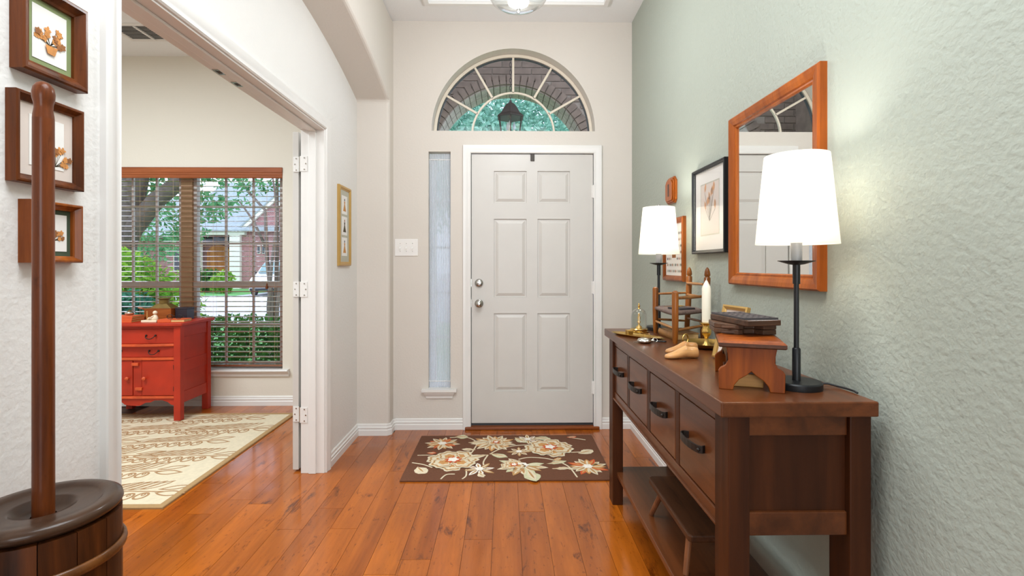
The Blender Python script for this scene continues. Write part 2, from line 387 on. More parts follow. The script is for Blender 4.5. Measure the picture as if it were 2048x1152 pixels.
# floor out of the picture behind the camera carries on as one sheet of the same boards
struct(MB().box(-5, 5, -6, .5, -.006, -.0005).build('floor_living_room', 'floor'), 'hardwood floor of the room behind')

arc = lambda y: 2.66-.114*(y-2.22)**2
wall_arch = holed('wall_left_arch', [(-1, 0), (.2, 0)]+[(.2+3.445*i/40, arc(.2+3.445*i/40)) for i in range(41)]+[(3.645, 0), (3.95, 0), (3.95, CEIL), (-1, CEIL)], [],
                  YZ(0), XF-.28, XF, 'wall', bevel=.022)
struct(wall_arch, 'cream wall with a wide shallow arched niche')
wl = holed('wall_left', [(-1, 0), (1.395, 0), (1.395, 2.05), (2.995, 2.05), (2.995, 0), (4.7, 0), (4.7, CEIL), (-1, CEIL)], [], YZ(0), -1.2, XN, 'wall_near')
struct(wl, 'off-white textured wall with the wide study doorway')
AC, AR, AZ = .0635, .6165, 2.246
arch_hole = [(AC+AR, AZ)]+[(AC+AR*math.cos(PI*i/48), AZ+.622*math.sin(PI*i/48)) for i in range(1, 48)]+[(AC-AR, AZ)]
wf = holed('wall_front', [(-1.2, 0), (-.277, 0), (-.277, 2.096), (.69, 2.096), (.69, 0), (1.1, 0), (1.1, CEIL), (-1.2, CEIL)],
           [rect(-.576, -.41, .306, 2.089), arch_hole], XZ(0), D, D+.17, 'wall')
struct(wf, 'pale beige front wall with door, side window and arched transom')
struct(MB().box(XR, XR+.14, -1.5, 3.95, 0, CEIL).build('wall_right', 'green'), 'sage green textured wall behind the console table')
struct(holed('wall_study_front', rect(-5, XN-.06, 0, CEIL), [rect(-3.64, -1.961, .315, 2.095)], XZ(0), W, W+.2, 'study'), 'cream study wall around the blind-covered window')
struct(MB().box(-5.1, -5, .4, 4.6, 0, CEIL).build('wall_study_left', 'study'))
struct(MB().box(-5, XN-.125, .3, .4, 0, CEIL).build('wall_study_back', 'study'))
struct(MB().box(XN-.135, XN-.125, .4, 1.3, 0, CEIL).build('wall_study_inner', 'study'))
struct(MB().box(-5, -1.075, -1.1, -1, 0, CEIL).build('wall_living_left_return', 'wall'))
struct(MB().box(XR, 5, -1.6, -1.5, 0, CEIL).build('wall_living_right_return', 'wall'))
struct(MB().box(-5.1, -5, -6, -1, 0, CEIL).build('wall_living_left', 'wall'))
struct(MB().box(5, 5.1, -6, -1.5, 0, CEIL).build('wall_living_right', 'wall'))
struct(MB().box(-5, 5, -6.1, -6, 0, CEIL).build('wall_back', 'wall'))
TX0, TX1, TY0, TY1 = -.53, .69, 1.75, 3.48
struct(holed('ceiling', [(-5, -6), (5, -6), (5, 3.94), (-1.2, 3.94), (-1.2, 4.7), (-5, 4.7)], [rect(TX0, TX1, TY0, TY1)], XY(0), CEIL, CEIL+.12, 'ceil'), 'white textured ceiling with a shallow tray')
struct(MB().box(TX0-.05, TX1+.05, TY0-.05, TY1+.05, CEIL+.1, CEIL+.16).build('ceiling_tray', 'ceil'))
tr = MB(); tr.sweep(rect(TX0, TX1, TY0, TY1), [(-.0, 0), (-.045, 0), (-.045, -.012), (-.03, -.02), (0, -.02)], XY(CEIL), True)
struct(tr.build('trim_1', 'trim', bevel=.002), 'white moulding around the ceiling tray')

# baseboards: stepped profile, d>0 lies left of the travel direction
BP = [(0, 0), (.016, 0), (.016, .038), (.012, .043), (.012, .050), (.015, .053), (.015, .058), (.009, .064), (.008, .078), (.004, .083), (0, .083)]
def baseboard(name, path, mat='trim'):
    o = MB().sweep(path, BP, XY(0)).build(name, mat); return struct(o)
baseboard('baseboard_left', [(-.313, D), (XF+.02, D), (XF, D-.02), (XF, 3.665), (XF-.02, 3.645), (XN, 3.645), (XN, 3.062)])
baseboard('baseboard_left_near', [(XN, 1.34), (XN, -.9)])
baseboard('baseboard_right', [(XR, -1.4), (XR, D), (.73, D)])
baseboard('baseboard_study', [(XN-.127, W), (-5, W), (-5, .4)])

# casings and jambs
CP = [(0, 0), (0, .011), (.006, .016), (.014, .013), (.024, .014), (.036, .019), (.05, .021), (.058, .021), (.061, .017), (.061, 0)]
def casing(name, path, mp): return struct(MB().sweep(path, CP, mp).build(name, 'trim', sharp=30))
casing('trim_2', [(-.252-.004, .0), (-.256, 2.076), (.669, 2.076), (.669, 0)], lambda u, v, h: (u, D-h, v))['label'] = 'white moulded casing around the front door'
casing('trim_3', [(1.402, 0), (1.402, 2.043), (2.988, 2.043), (2.988, 0)], lambda u, v, h: (XN+h, u, v))['label'] = 'white moulded casing around the study doorway'
j = MB()      # study door jamb with stop
j.box(-1.21, XN+.004, 1.395, 1.41, 0, 2.05).box(-1.21, XN+.004, 2.98, 2.995, 0, 2.05).box(-1.21, XN+.004, 1.41, 2.98, 2.035, 2.05)
struct(j.build('trim_4', 'trim', bevel=.0015), 'white jamb lining of the study doorway')
j = MB(); j.box(-1.162, -1.118, 1.41, 1.421, 0, 2.035).box(-1.162, -1.118, 2.969, 2.98, 0, 2.035).box(-1.162, -1.118, 1.421, 2.969, 2.024, 2.035)
struct(j.build('trim_5', 'trim', bevel=.003), 'white door stop strip of the study doorway')
for y in (2.09, 2.23):
    o = MB().box(-1.2, -1.168, y-.028, y+.028, 2.032, 2.0355).use(1).box(-1.192, -1.176, y-.016, y+.012, 2.0312, 2.033).build('strike_plate', ['nickel', 'shadow'])
    tag(o, 'small steel ball-catch plate in the doorway head, '+('nearer the centre of the head' if y < 2.2 else 'nearer the hinged door leaf'), 'strike plate', 'ball catch plates')

# ------------------------------------------------------------------ front door
dz0, dz1 = .043, 2.072
cols = [(-.072, .151), (.258, .479)]; rows = [(1.714, 1.933), (1.001, 1.571), (.292, .859)]
holes = [rect(a-.012, b+.012, c-.012, d+.012) for a, b in cols for c, d in rows]
door = holed('door_1', rect(-.252, .665, dz0, dz1), holes, XZ(0), D+.006, D+.018, 'door'); struct(door, 'white six-panel front door')
MB().box(-.252, .665, D+.0185, D+.05, dz0, dz1).build('door_core', 'door', door)
for a, b in cols:
    for c, d in rows:
        m = MB(); ring = lambda e, y: [(a-.012+e, y, c-.012+e), (b+.012-e, y, c-.012+e), (b+.012-e, y, d+.012-e), (a-.012+e, y, d+.012-e)]
        m.loft([ring(0, D+.0175), ring(.004, D+.0165), ring(.012, D+.0165), ring(.032, D+.009), ring(.034, D+.0085)], True)
        m.build('panel', 'door', door)
def knob_prof(kind):
    m = MB()
    if kind == 'knob': m.lathe([(.032, 0), (.032, .006), (.028, .01), (.013, .014), (.012, .03), (.02, .036), (.027, .044), (.028, .052), (.022, .06), (.01, .063), (0, .0635)], 28)
    else: m.lathe([(.031, 0), (.031, .012), (.026, .019), (.018, .022), (0, .022)], 28)
    return m
for kind, z in (('knob', .945), ('deadbolt', 1.1)):
    o = knob_prof(kind).build('door_knob' if kind == 'knob' else 'deadbolt', 'nickel', door, sharp=40); o.location = (-.196, D+.006, z); o.rotation_euler = (PI/2, 0, 0)
    if kind == 'deadbolt':
        t = MB().box(-.018, .018, -.005, .005, .02, .034).build('thumb_turn', 'nickel', o, bevel=.003); t.rotation_euler = (0, 0, -.5)
    MB().box(-.262, -.25, D+.0045, D+.02, z-.03, z+.03).build('strike', 'nickel', door, bevel=.002)
for z in (1.79, 1.065, .31):
    MB().tube([(.668, D-.004, z-.048), (.668, D-.004, z+.048)], .0075, 10).box(.655, .668, D-.001, D+.006, z-.046, z+.046).build('hinge', 'trim', door, sharp=40)
dj = MB().box(-.277, -.257, D+.002, D+.12, 0, 2.08).box(.67, .69, D+.002, D+.12, 0, 2.08).box(-.277, .69, D+.002, D+.12, 2.077, 2.096).use(1).box(-.262, -.254, D+.03, D+.06, .02, 2.07).box(-.26, .668, D+.02, D+.06, .018, .046)
struct(dj.build('trim_6', ['trim', 'darkgasket']), 'white jamb around the front door')
struct(MB().box(-.3, .71, D-.03, D+.12, 0, .022).build('trim_7', 'threshold', bevel=.006), 'brown wooden threshold under the front door')
hk = thing('over_door_hook', 'small dark hook clipped over the top of the front door', 'hook', (.207, D, 2.02))
MB().box(-.015, .015, -.004, .004, 0, .062).build('strap', 'iron', hk, bevel=.002); MB().box(-.015, .015, -.001, .012, .053, .057).build('clip', 'iron', hk)
# over-door clip sits in the gap above the door
# study door leaf, folded flat against the study wall
leaf = MB().box(-1.268, -1.233, 3.004, 3.77, .012, 2.03).build('door_2', 'door', bevel=.002); struct(leaf, 'white study door leaf swung open into the study')
for z in (1.835, 1.09, .345):
    h = MB().tube([(-1.221, 2.997, z-.046), (-1.221, 2.997, z+.046)], .0065, 10)
    h.use(1); h.box(-1.263, -1.222, 2.9995, 3.003, z-.045, z+.045); h.box(-1.214, -1.172, 2.977, 2.9795, z-.045, z+.045)
    h = h.build('hinge', ['nickel', 'trim'], leaf, sharp=40)
    m = MB()
    for x, y in ((-1.245, 2.9992), (-1.188, 2.9766)):
        for dz, dx in ((-.034, 0), (0, -.008 if x < -1.2 else .008), (.034, 0)):
            m.tube([(x+dx, y, z+dz), (x+dx, y-.0012, z+dz)], .0042, 8)
    m.build('screw', 'nickel', h)

# ------------------------------------------------------------------ transom window
t = MB(); YG = D+.12
def arch_pts(r, rz, n=48): return [(AC+r*math.cos(PI*i/n), AZ+rz*math.sin(PI*i/n)) for i in range(n+1)]
fr = MB(); outer = arch_pts(AR-.002, .62); fr.sweep(outer, [(0, -.015), (.022, -.015), (.022, .02), (0, .02)], lambda u, v, h: (u, YG-h, v))
fr.box(AC-AR+.005, AC+AR-.005, YG-.02, YG+.015, AZ-.002, AZ+.006)
win1 = struct(fr.build('window_1', 'muntin'), 'half-round transom window with sunburst muntins above the front door')
MB().sweep(arch_pts(AR-.025, .597), [(0, -.012), (.008, -.012), (.008, .008), (0, .008)], lambda u, v, h: (u, YG-h, v)).build('gasket', 'darkgasket', win1)
MB().sweep(arch_pts(.318, .325, 32), [(-.007, -.006), (.007, -.006), (.007, .012), (-.007, .012)], lambda u, v, h: (u, YG-h, v)).build('muntin', 'muntin', win1)
for k in range(1, 6):
    a = PI*k/6; d = Vector((math.cos(a), math.sin(a))); p0 = Vector((AC, AZ))+Vector((d.x*.32, d.y*.327)); p1 = Vector((AC, AZ))+Vector((d.x*.595, d.y*.6))
    MB().sweep([p0, p1], [(-.008, -.006), (.008, -.006), (.008, .012), (-.008, .012)], lambda u, v, h: (u, YG-h, v)).build('muntin', 'muntin', win1)
YP = YG+.004
def pane_poly(a0, a1, r0, r1, n=8):
    o = [(AC+r1*math.cos(a0+(a1-a0)*i/n), AZ+r1*1.006*math.sin(a0+(a1-a0)*i/n)) for i in range(n+1)]
    return o+([(AC+r0*math.cos(a1-(a1-a0)*i/n), AZ+r0*1.02*math.sin(a1-(a1-a0)*i/n)) for i in range(n+1)] if r0 else [])
for k in range(6): MB().prism(pane_poly(PI*k/6, PI*(k+1)/6, .318, .596), XZ(0), YP, YP+.003).build('pane', 'glass', win1)
MB().prism(pane_poly(0, PI, 0, .318, 24), XZ(0), YP, YP+.003).build('pane', 'glass', win1)

# side window, curtain, sill
win2 = struct(MB().box(-.576, -.56, D+.11, D+.15, .306, 2.089).box(-.426, -.41, D+.11, D+.15, .306, 2.089).box(-.56, -.426, D+.11, D+.15, 2.07, 2.089).box(-.56, -.426, D+.11, D+.15, .306, .325).build('window_2', 'vinyl'), 'tall narrow sidelight window left of the front door')
for z in (.675, 1.02, 1.37, 1.72): MB().box(-.56, -.426, D+.118, D+.132, z-.007, z+.007).build('muntin', 'vinyl', win2)
for z0, z1 in ((.325, .675), (.675, 1.02), (1.02, 1.37), (1.37, 1.72), (1.72, 2.07)): MB().box(-.56, -.426, D+.124, D+.127, z0, z1).build('pane', 'glass', win2)
MB().box(-.576, -.41, D+.001, D+.11, .292, .3068).build('sill_ledge', 'trim', win2)
s = MB()
s.loft([[(x0, y0, z), (x1, y0, z), (x1, D+.0, z), (x0, D+.0, z)] for x0, x1, y0, z in ((-.594, -.392, D-.012, .234), (-.594, -.392, D-.013, .25), (-.606, -.38, D-.03, .272), (-.61, -.376, D-.032, .281), (-.624, -.362, D-.042, .286), (-.624, -.362, D-.042, .306))])
s.build('sill', 'trim', win2, bevel=.002)
cu = thing('lace_curtain', 'sheer white lace curtain gathered over the narrow sidelight window', 'curtain', (-.493, D+.035, .309))
m = MB(); n = 90; rows_ = [(0, .7), (.03, 1), (.045, .35), (.06, 1), (.5, 1), (1.0, 1.05), (1.4, 1), (1.7, 1), (1.725, .35), (1.74, 1), (1.77, .7)]
vs = []
for z, k in rows_:
    for i in range(n+1):
        u = i/n; x = -.081+.162*u
        vs.append((x, (.010*math.sin(u*78+1.2*math.sin(z*1.3))+.004*math.sin(u*171+z*2))*k, z))
m._add(vs, [(r*(n+1)+i, r*(n+1)+i+1, (r+1)*(n+1)+i+1, (r+1)*(n+1)+i) for r in range(len(rows_)-1) for i in range(n)])
m.build('sheer_panel', 'curtain', cu, smooth=True)
for z in (.045, 1.725): MB().tube([(-.0825, 0, z), (.0825, 0, z)], .004, 8).build('rod', 'trim', cu)

sw = thing('light_switch', 'white three-toggle light switch plate left of the sidelight window', 'light switch', (-.7405, D, 1.367))
MB().box(-.0865, .0865, -.006, 0, -.064, .064).build('plate', 'plastic', sw, bevel=.003)
for k in (-.046, 0, .046):
    MB().box(k-.006, k+.006, -.0075, -.006, -.013, .013).build('slot', 'trim', sw)
    tg = MB(); tg.loft([[(k-.0045, -.0075, -.004), (k+.0045, -.0075, -.004), (k+.0045, -.0075, .006), (k-.0045, -.0075, .006)], [(k-.004, -.02, -.015), (k+.004, -.02, -.015), (k+.004, -.02, -.008), (k-.004, -.02, -.008)]]).build('toggle', 'plastic', sw)
    for z in (-.03, .03):
        MB().tube([(k, -.0055, z), (k, -.0072, z)], .0028, 8).build('screw', 'nickel', sw)

# ------------------------------------------------------------------ study window and blind
YS = W+.10
win3 = MB()
win3.box(-3.64, -3.60, YS, YS+.07, .315, 2.095).box(-2.0, -1.961, YS, YS+.07, .315, 2.095).box(-3.6, -2.0, YS, YS+.07, 2.055, 2.095).box(-3.6, -2.0, YS, YS+.07, .315, .36)
win3 = struct(win3.build('window_3', 'vinyl', bevel=.003), 'wide double study window with white muntins')
MB().box(-2.90, -2.80, YS-.02, YS+.08, .315, 2.095).build('mullion', 'mullion', win3, bevel=.003)
for x0, x1 in ((-3.6, -2.90), (-2.80, -2.0)):
    MB().box(x0, x1, YS-.006, YS+.05, 1.03, 1.085).build('meeting_rail', 'vinyl', win3, bevel=.003)
    MB().box(x0, x0+.03, YS, YS+.05, .36, 2.055).build('stile', 'vinyl', win3, bevel=.002); MB().box(x1-.03, x1, YS, YS+.05, .36, 2.055).build('stile', 'vinyl', win3, bevel=.002)
    xs = [x0+.03+(x1-x0-.06)*k/3 for k in range(4)]; zs = [.36, .70, 1.03]; zs2 = [1.085, 1.43, 1.762, 2.055]
    for zz in (zs, zs2):
        for x in xs[1:3]: MB().box(x-.009, x+.009, YS+.02, YS+.036, zz[0], zz[-1]).build('muntin', 'vinyl', win3)
        for z in zz[1:-1]: MB().box(x0+.03, x1-.03, YS+.018, YS+.038, z-.009, z+.009).build('muntin', 'vinyl', win3)
        for a in range(3):
            for z0, z1 in zip(zz[:-1], zz[1:]): MB().box(xs[a]+.009, xs[a+1]-.009, YS+.027, YS+.029, z0+.009, z1-.009).build('pane', 'glass', win3)
MB().sweep([(-1.90, 0), (-3.70, 0)], [(0, .268), (0, .322), (.012, .322), (.046, .318), (.05, .312), (.048, .304), (.03, .298), (.018, .28), (.016, .258), (0, .258)], lambda u, v, h: (u, W+v, h)).build('sill', 'trim', win3, bevel=.001)
bl = thing('window_blind', 'brown wooden slat blind hanging open in the study window', 'blind', (-2.80, W+.035, .345))
vp = [(0, 0), (.012, 0), (.016, .01), (.016, .025), (.02, .03), (.02, .045), (.024, .05), (.024, .088), (.028, .092), (0, .092)]
MB().sweep([(-.838, 0), (.838, 0)], [(-d, h) for d, h in vp], lambda u, v, h: (u, v-.022, h+1.656)).build('valance', 'valance', bl)
MB().box(-.83, .83, -.02, .03, 1.69, 1.745).build('head_rail', 'blind', bl)
slat0 = MB(); slat0.prism([(-.025, -.0015), (0, .0015), (.025, -.0015), (.025, -.0043), (0, -.0013), (-.025, -.0043)], lambda u, v, h: (h, u, v), -.828, .828)
sm = slat0.mesh('slat', 'blind')
for k in range(37):
    o = bpy.data.objects.new('slat', sm); COL.objects.link(o); o.parent = bl; o.location = (0, .012, .035+k*.0445); o.rotation_euler = (math.radians(3.5), 0, 0)
MB().box(-.828, .828, -.014, .038, -.008, .010).build('bottom_rail', 'blind', bl, bevel=.003)
for x in (-.70, -.42, -.13, .12, .22, .54, .76):
    MB().tube([(x, -.014, .01), (x, -.014, 1.69)], .0008, 5).tube([(x, .038, .01), (x, .038, 1.69)], .0008, 5).build('ladder_cord', 'mullion', bl)
MB().tube([(.70, -.03, .72), (.70, -.03, 1.69)], .0012, 5).build('pull_cord', 'mullion', bl)
MB().lathe([(.004, .05), (.012, .012), (.011, 0), (0, 0)], 10, (.70, -.03, .68)).build('tassel', 'frame_dark', bl, sharp=50)

# ceiling vent of the study
ve = thing('ceiling_vent', 'white louvred air vent on the study ceiling', 'vent', (-2.84, 3.98, CEIL))
MB().sweep(rect(-.21, .21, -.15, .15), [(0, 0), (.035, 0), (.035, -.004), (.028, -.01), (0, -.006)], XY(0), True).build('frame', 'trim', ve)
MB().box(-.18, .18, -.12, .12, -.001, .0).build('backing', 'shadow', ve)  # dark sheet painted as the shade between the louvres
for k in range(10):
    y = -.1+k*.0225; MB().loft([[(-.175, y-.0045, -.008), (.175, y-.0045, -.008), (.175, y+.0045, -.003), (-.175, y+.0045, -.003)], [(-.175, y-.0035, -.0095), (.175, y-.0035, -.0095), (.175, y+.0055, -.0045), (-.175, y+.0055, -.0045)]]).build('louvre', 'trim', ve)
MB().box(-.008, .008, -.118, .118, -.014, -.004).build('crossbar', 'trim', ve)

# ------------------------------------------------------------------ foyer ceiling light
pl = thing('ceiling_light', 'clear glass bowl ceiling light hanging in the foyer', 'ceiling light', (.07, 2.6, CEIL+.1))
MB().lathe([(.075, 0), (.075, -.012), (.05, -.03), (.012, -.034), (0, -.034)], 28).build('canopy', 'nickel', pl, sharp=40)
MB().tube([(0, 0, -.03), (0, 0, -.60)], .005, 10).build('stem', 'nickel', pl)
MB().shell([(.008, -.606), (.05, -.603), (.1, -.588), (.14, -.56), (.163, -.52), (.168, -.48), (.16, -.44), (.15, -.42)], 40).build('glass_bowl', 'dome', pl, smooth=True)
MB().lathe([(.155, -.425), (.158, -.415), (.15, -.405), (.02, -.40), (0, -.40)], 32).build('bowl_rim', 'nickel', pl, sharp=40)
MB().lathe([(.012, -.602), (.009, -.614), (.004, -.622), (0, -.624)], 12).build('finial', 'nickel', pl, sharp=40)
for k in range(3):
    a = k*2.1; MB().sphere((.06*math.cos(a), .06*math.sin(a), -.49), .024, 12, (1, 1, 1.3)).build('bulb', 'bulb', pl, smooth=True)
l = bpy.data.lights.new('foyer_light', 'POINT'); l.energy = 25; l.shadow_soft_size = .12; l.color = (.93, .97, 1.0); o = bpy.data.objects.new('foyer_light', l); COL.objects.link(o); o.location = (.07, 2.6, 2.5)

# ------------------------------------------------------------------ doormat with hooked flowers
MX0, MX1, MY0, MY1 = -.60, .625, 2.85, 3.60
mat = thing('floral_doormat', 'brown wool doormat with cream and rust flowers before the front door', 'doormat', (MX0, MY0, 0))
MW, MH = MX1-MX0, MY1-MY0; TH = .010
MB().box(0, MW, 0, MH, 0, TH).build('pile', 'matpile', mat, bevel=.004)
def petal(cx, cy, ang, L, wd, z, k=6, tip=1., off=0):
    pts = []
    for i in range(k+1):
        t_ = i/k; ww = wd*math.sin(PI*min(.98, max(.05, t_**tip))); pts.append((off+L*t_, ww))
    out = pts+[(x, -y) for x, y in reversed(pts[1:-1])]; c_, s_ = math.cos(ang), math.sin(ang)
    return [(cx+x*c_-y*s_, cy+x*s_+y*c_) for x, y in out]
def flat(m, poly, z, th=.0012): m.prism(poly, XY(TH+z), -.0004, th)
def daisy(u, v, r, n, cols_, rot=0, part=1., sq=1.):
    f_ = thing_part('flower', mat); inner = {'fl_cream': 'fl_tan', 'fl_ochre': 'fl_cream', 'fl_rust': 'fl_ochre', 'fl_sage': 'fl_cream', 'fl_tan': 'fl_cream', 'fl_white': 'fl_tan'}
    m = MB(); k_ = len(cols_)
    for i in range(n):
        a = rot+2*PI*part*i/n; L_ = r*(1 if i % 2 else .84); z = .0007*(i % 3)
        m.use(i % k_); flat(m, petal(u, v, a, L_, r*.17, 0, off=r*.12), z, .0006); m.use(k_+i % k_); flat(m, petal(u, v, a, L_*.8, r*.06, 0, off=r*.16), z+.0006, .0004)
    m.build('petals', cols_+[inner[c] for c in cols_], f_); c_ = MB(); flat(c_, [(u+.26*r*(1+.15*math.cos(6*q))*math.cos(q), v+.24*r*(1+.15*math.cos(6*q))*math.sin(q)) for q in (2*PI*i/24 for i in range(24))], .0028); c_.build('flower_centre', 'fl_white', f_)
def thing_part(name, parent):
    o = bpy.data.objects.new(name, None); COL.objects.link(o); o.parent = parent; return o
def rose(u, v, r, rot=0):
    f_ = thing_part('flower', mat)
    rnd = random.Random(int(u*1000))
    for i in range(7):
        a = rot+2*PI*i/7; d_ = r*(.56+.08*(i % 2)); c = (u+d_*math.cos(a), v+d_*.92*math.sin(a)); m = MB()
        for lay, (k, w_) in enumerate(((1., .0), (.86, .0), (.74, .0), (.46, .0))):
            rr = r*.44*k; cc = (c[0]-(1-k)*.25*r*math.cos(a), c[1]-(1-k)*.25*r*math.sin(a)); m.use(lay)
            flat(m, [(cc[0]+rr*(1+.13*math.cos(6*q+i))*math.cos(q), cc[1]+rr*(1+.13*math.cos(6*q+i))*math.sin(q)) for q in (2*PI*t_/24 for t_ in range(24))], .0002*lay+.0009*((i*3) % 7), .0004)
        m.build('petal', ['fl_cream', 'fl_tan', 'fl_cream', 'fl_ochre'], f_)
    m = MB()
    for i in range(9): flat(m, petal(u, v, rot+i*2*PI/9, r*.36, r*.07, 0), .0066)
    m.build('stamen', 'fl_rust', f_)
    m = MB(); flat(m, [(u+r*.2*(1+.2*math.cos(5*q))*math.cos(q), v+r*.2*(1+.2*math.cos(5*q))*math.sin(q)) for q in (2*PI*t_/20 for t_ in range(20))], .0074); m.build('flower_centre', 'fl_white', f_)
def mleaf(u, v, ang, L, wd, mtl='fl_sage', jag=0, vein='fl_cream'):
    m = MB(); P_ = petal(u, v, ang, L, wd, 0, 10, 1.2)
    if jag: P_ = [(x+(random.random()-.5)*jag, y+(random.random()-.5)*jag) for x, y in P_]
    flat(m, P_, .0003); lf = m.build('leaf', mtl, mat)
    m = MB(); flat(m, petal(u, v, ang, L*.9, wd*.45, 0, 10, 1.2), .0014); m.use(1); flat(m, petal(u, v, ang, L*.8, wd*.12, 0, 6, 1.2), .0024); m.build('leaf_vein', [vein, 'fl_tan'], lf)
def vine(pts, wd=.009):
    m = MB(); P_ = []
    for i in range(len(pts)-1):
        p0 = Vector(pts[max(i-1, 0)]); p1 = Vector(pts[i]); p2 = Vector(pts[i+1]); p3 = Vector(pts[min(i+2, len(pts)-1)])
        for k in range(8):
            t_ = k/8; P_.append(.5*((2*p1)+(p2-p0)*t_+(2*p0-5*p1+4*p2-p3)*t_*t_+(3*p1-p0-3*p2+p3)*t_**3))
    P_.append(Vector(pts[-1])); m.sweep(P_, [(-wd/2, 0), (wd/2, 0), (wd/2, .001), (-wd/2, .001)], XY(TH)); m.build('vine', 'fl_cream', mat)
# positions measured as fractions (u along the width, v from the near edge)
U = lambda u, v: (u*MW, v*MH)
daisy(*U(.14, .78), .11, 16, ['fl_ochre', 'fl_cream', 'fl_rust', 'fl_cream'], .3)
rose(*U(.225, .38), .158, .2); rose(*U(.735, .66), .158, .5)
daisy(*U(.425, .79), .14, 18, ['fl_cream', 'fl_ochre', 'fl_cream'], .1); rose(*U(.44, .79), .07, .1)
daisy(*U(.90, .24), .115, 16, ['fl_cream', 'fl_rust', 'fl_ochre', 'fl_cream'], .7)
daisy(*U(.575, .27), .145, 11, ['fl_cream', 'fl_sage', 'fl_tan'], 2.2, .75); rose(*U(.535, .27), .075, .4)
daisy(*U(.565, .57), .075, 8, ['fl_cream', 'fl_tan'], .8); daisy(*U(.365, .20), .095, 8, ['fl_white', 'fl_tan', 'fl_white'], .2); daisy(*U(.62, .88), .085, 8, ['fl_white', 'fl_cream'], 2.4)
for a in ((.285, .80, .1, .13, .028, 'fl_cream'), (.33, .62, 3.0, .08, .016, 'fl_cream'), (.40, .50, 3.5, .13, .026, 'fl_cream'), (.41, .53, -.5, .11, .026, 'fl_sage'), (.20, .95, .1, .08, .03, 'fl_sage'),
          (.66, .93, -.3, .1, .03, 'fl_sage'), (.545, .93, -.9, .11, .03, 'fl_sage'), (.88, .52, .5, .1, .032, 'fl_cream'), (.055, .25, -1.0, .1, .034, 'fl_cream'), (.60, .17, -1.3, .13, .04, 'fl_sage'),
          (.36, .13, -1.0, .06, .016, 'fl_cream'), (.70, .30, .3, .11, .018, 'fl_sage'), (.72, .20, .1, .1, .014, 'fl_cream'), (.74, .36, .8, .06, .016, 'fl_ochre'), (.075, .55, .0, .05, .014, 'fl_rust'), (.85, .93, .2, .06, .016, 'fl_rust'), (.52, .14, .3, .06, .018, 'fl_rust')):
    mleaf(a[0]*MW, a[1]*MH, a[2], a[3]*1.2, a[4]*1.25, a[5], .008)
for p in ([(.17, .94), (.27, .94), (.33, .80), (.32, .62), (.30, .48)], [(.03, .50), (.10, .50), (.16, .47)], [(.02, .34), (.08, .30), (.13, .24)], [(.30, .20), (.305, .08), (.29, .02)], [(.19, .02), (.21, .10), (.25, .11)],
          [(.41, .52), (.46, .63), (.55, .72), (.68, .74)], [(.40, .50), (.38, .33), (.40, .18)], [(.56, .40), (.62, .44), (.72, .40), (.80, .26), (.83, .04)], [(.62, .98), (.63, .90)], [(.84, .55), (.92, .56)], [(.86, .93), (.95, .86)]):
    vine([U(*q) for q in p])

# ------------------------------------------------------------------ console table
ct = thing('console_table', 'dark brown wooden console table with four drawers and a low shelf', 'table', (.735, 1.94, 0))
o0 = (.735, 1.94)
def cb(name, x0, x1, y0, y1, z0, z1, mt='console', bv=.003, par=None):
    m = MB().box(x0-o0[0], x1-o0[0], y0-o0[1], y1-o0[1], z0, z1); return m.build(name, mt, par or ct, bevel=bv)
top = MB()
cb('top', .53, .921, 1.217, 2.662, .858, .896, bv=.004)
for x0, x1 in ((.553, .607), (.857, .911)):
    for y0, y1 in ((1.230, 1.312), (2.562, 2.644)): cb('leg', x0, x1, y0, y1, 0, .858, 'console_v_shaded')
for y in (1.240, 2.610):
    cb('end_rail', .607, .857, y, y+.026, .806, .858); cb('end_rail', .607, .857, y, y+.026, .556, .615); cb('end_panel', .605, .859, y+.009, y+.02, .61, .81, 'console_v_shaded', 0)
cb('front_rail', .5625, .60, 1.312, 2.562, .82, .858); cb('front_rail', .5625, .60, 1.312, 2.562, .545, .583)
cb('front_bead', .555, .575, 1.312, 2.562, .545, .553, bv=.002)
cb('back_panel', .87, .885, 1.312, 2.562, .545, .858)
dr = [(2.298, 2.558), (1.977, 2.261), (1.648, 1.938), (1.324, 1.612)]
for y0, y1 in ((1.612, 1.648), (1.938, 1.977), (2.261, 2.298)): cb('divider', .564, .60, y0, y1, .583, .82, 'console_v_shaded', .002)
cb('drawer_box', .61, .86, 1.32, 2.555, .56, .84, 'console_v_shaded', 0)
for y0, y1 in dr:
    d = cb('drawer', .5645, .585, y0+.003, y1-.003, .587, .8165, bv=.003)
    yc = (y0+y1)/2-o0[1]; zc = .712; x = .5645-o0[0]; m = MB()
    arcp = [(x+.004, yc+.060), (x-.012, yc+.068), (x-.020, yc+.066), (x-.026, yc+.056), (x-.029, yc+.036), (x-.030, yc+.012), (x-.029, yc-.012), (x-.026, yc-.034), (x-.022, yc-.050), (x-.017, yc-.062), (x-.009, yc-.066), (x+.003, yc-.060)]
    m.sweep(arcp, [(-.002, -.011), (.002, -.011), (.002, .011), (-.002, .011)], XY(zc)); h = m.build('handle', 'iron', d, bevel=.001)
    for yy in (yc+.064, yc-.064): MB().sphere((x-.019, yy, zc), .0055, 10).build('rivet', 'iron', h, smooth=True)
    cb('drawer_shadow_gap', .586, .6, y0, y1, .583, .82, 'gap', 0, ct)  # dark slab behind the drawer front, coloured as the shadow in its gap
cb('shelf', .575, .905, 1.24, 2.635, .146, .169)
cb('shelf_rail', .6, .86, 1.25, 1.275, .11, .146); cb('shelf_rail', .6, .86, 2.595, 2.62, .11, .146)

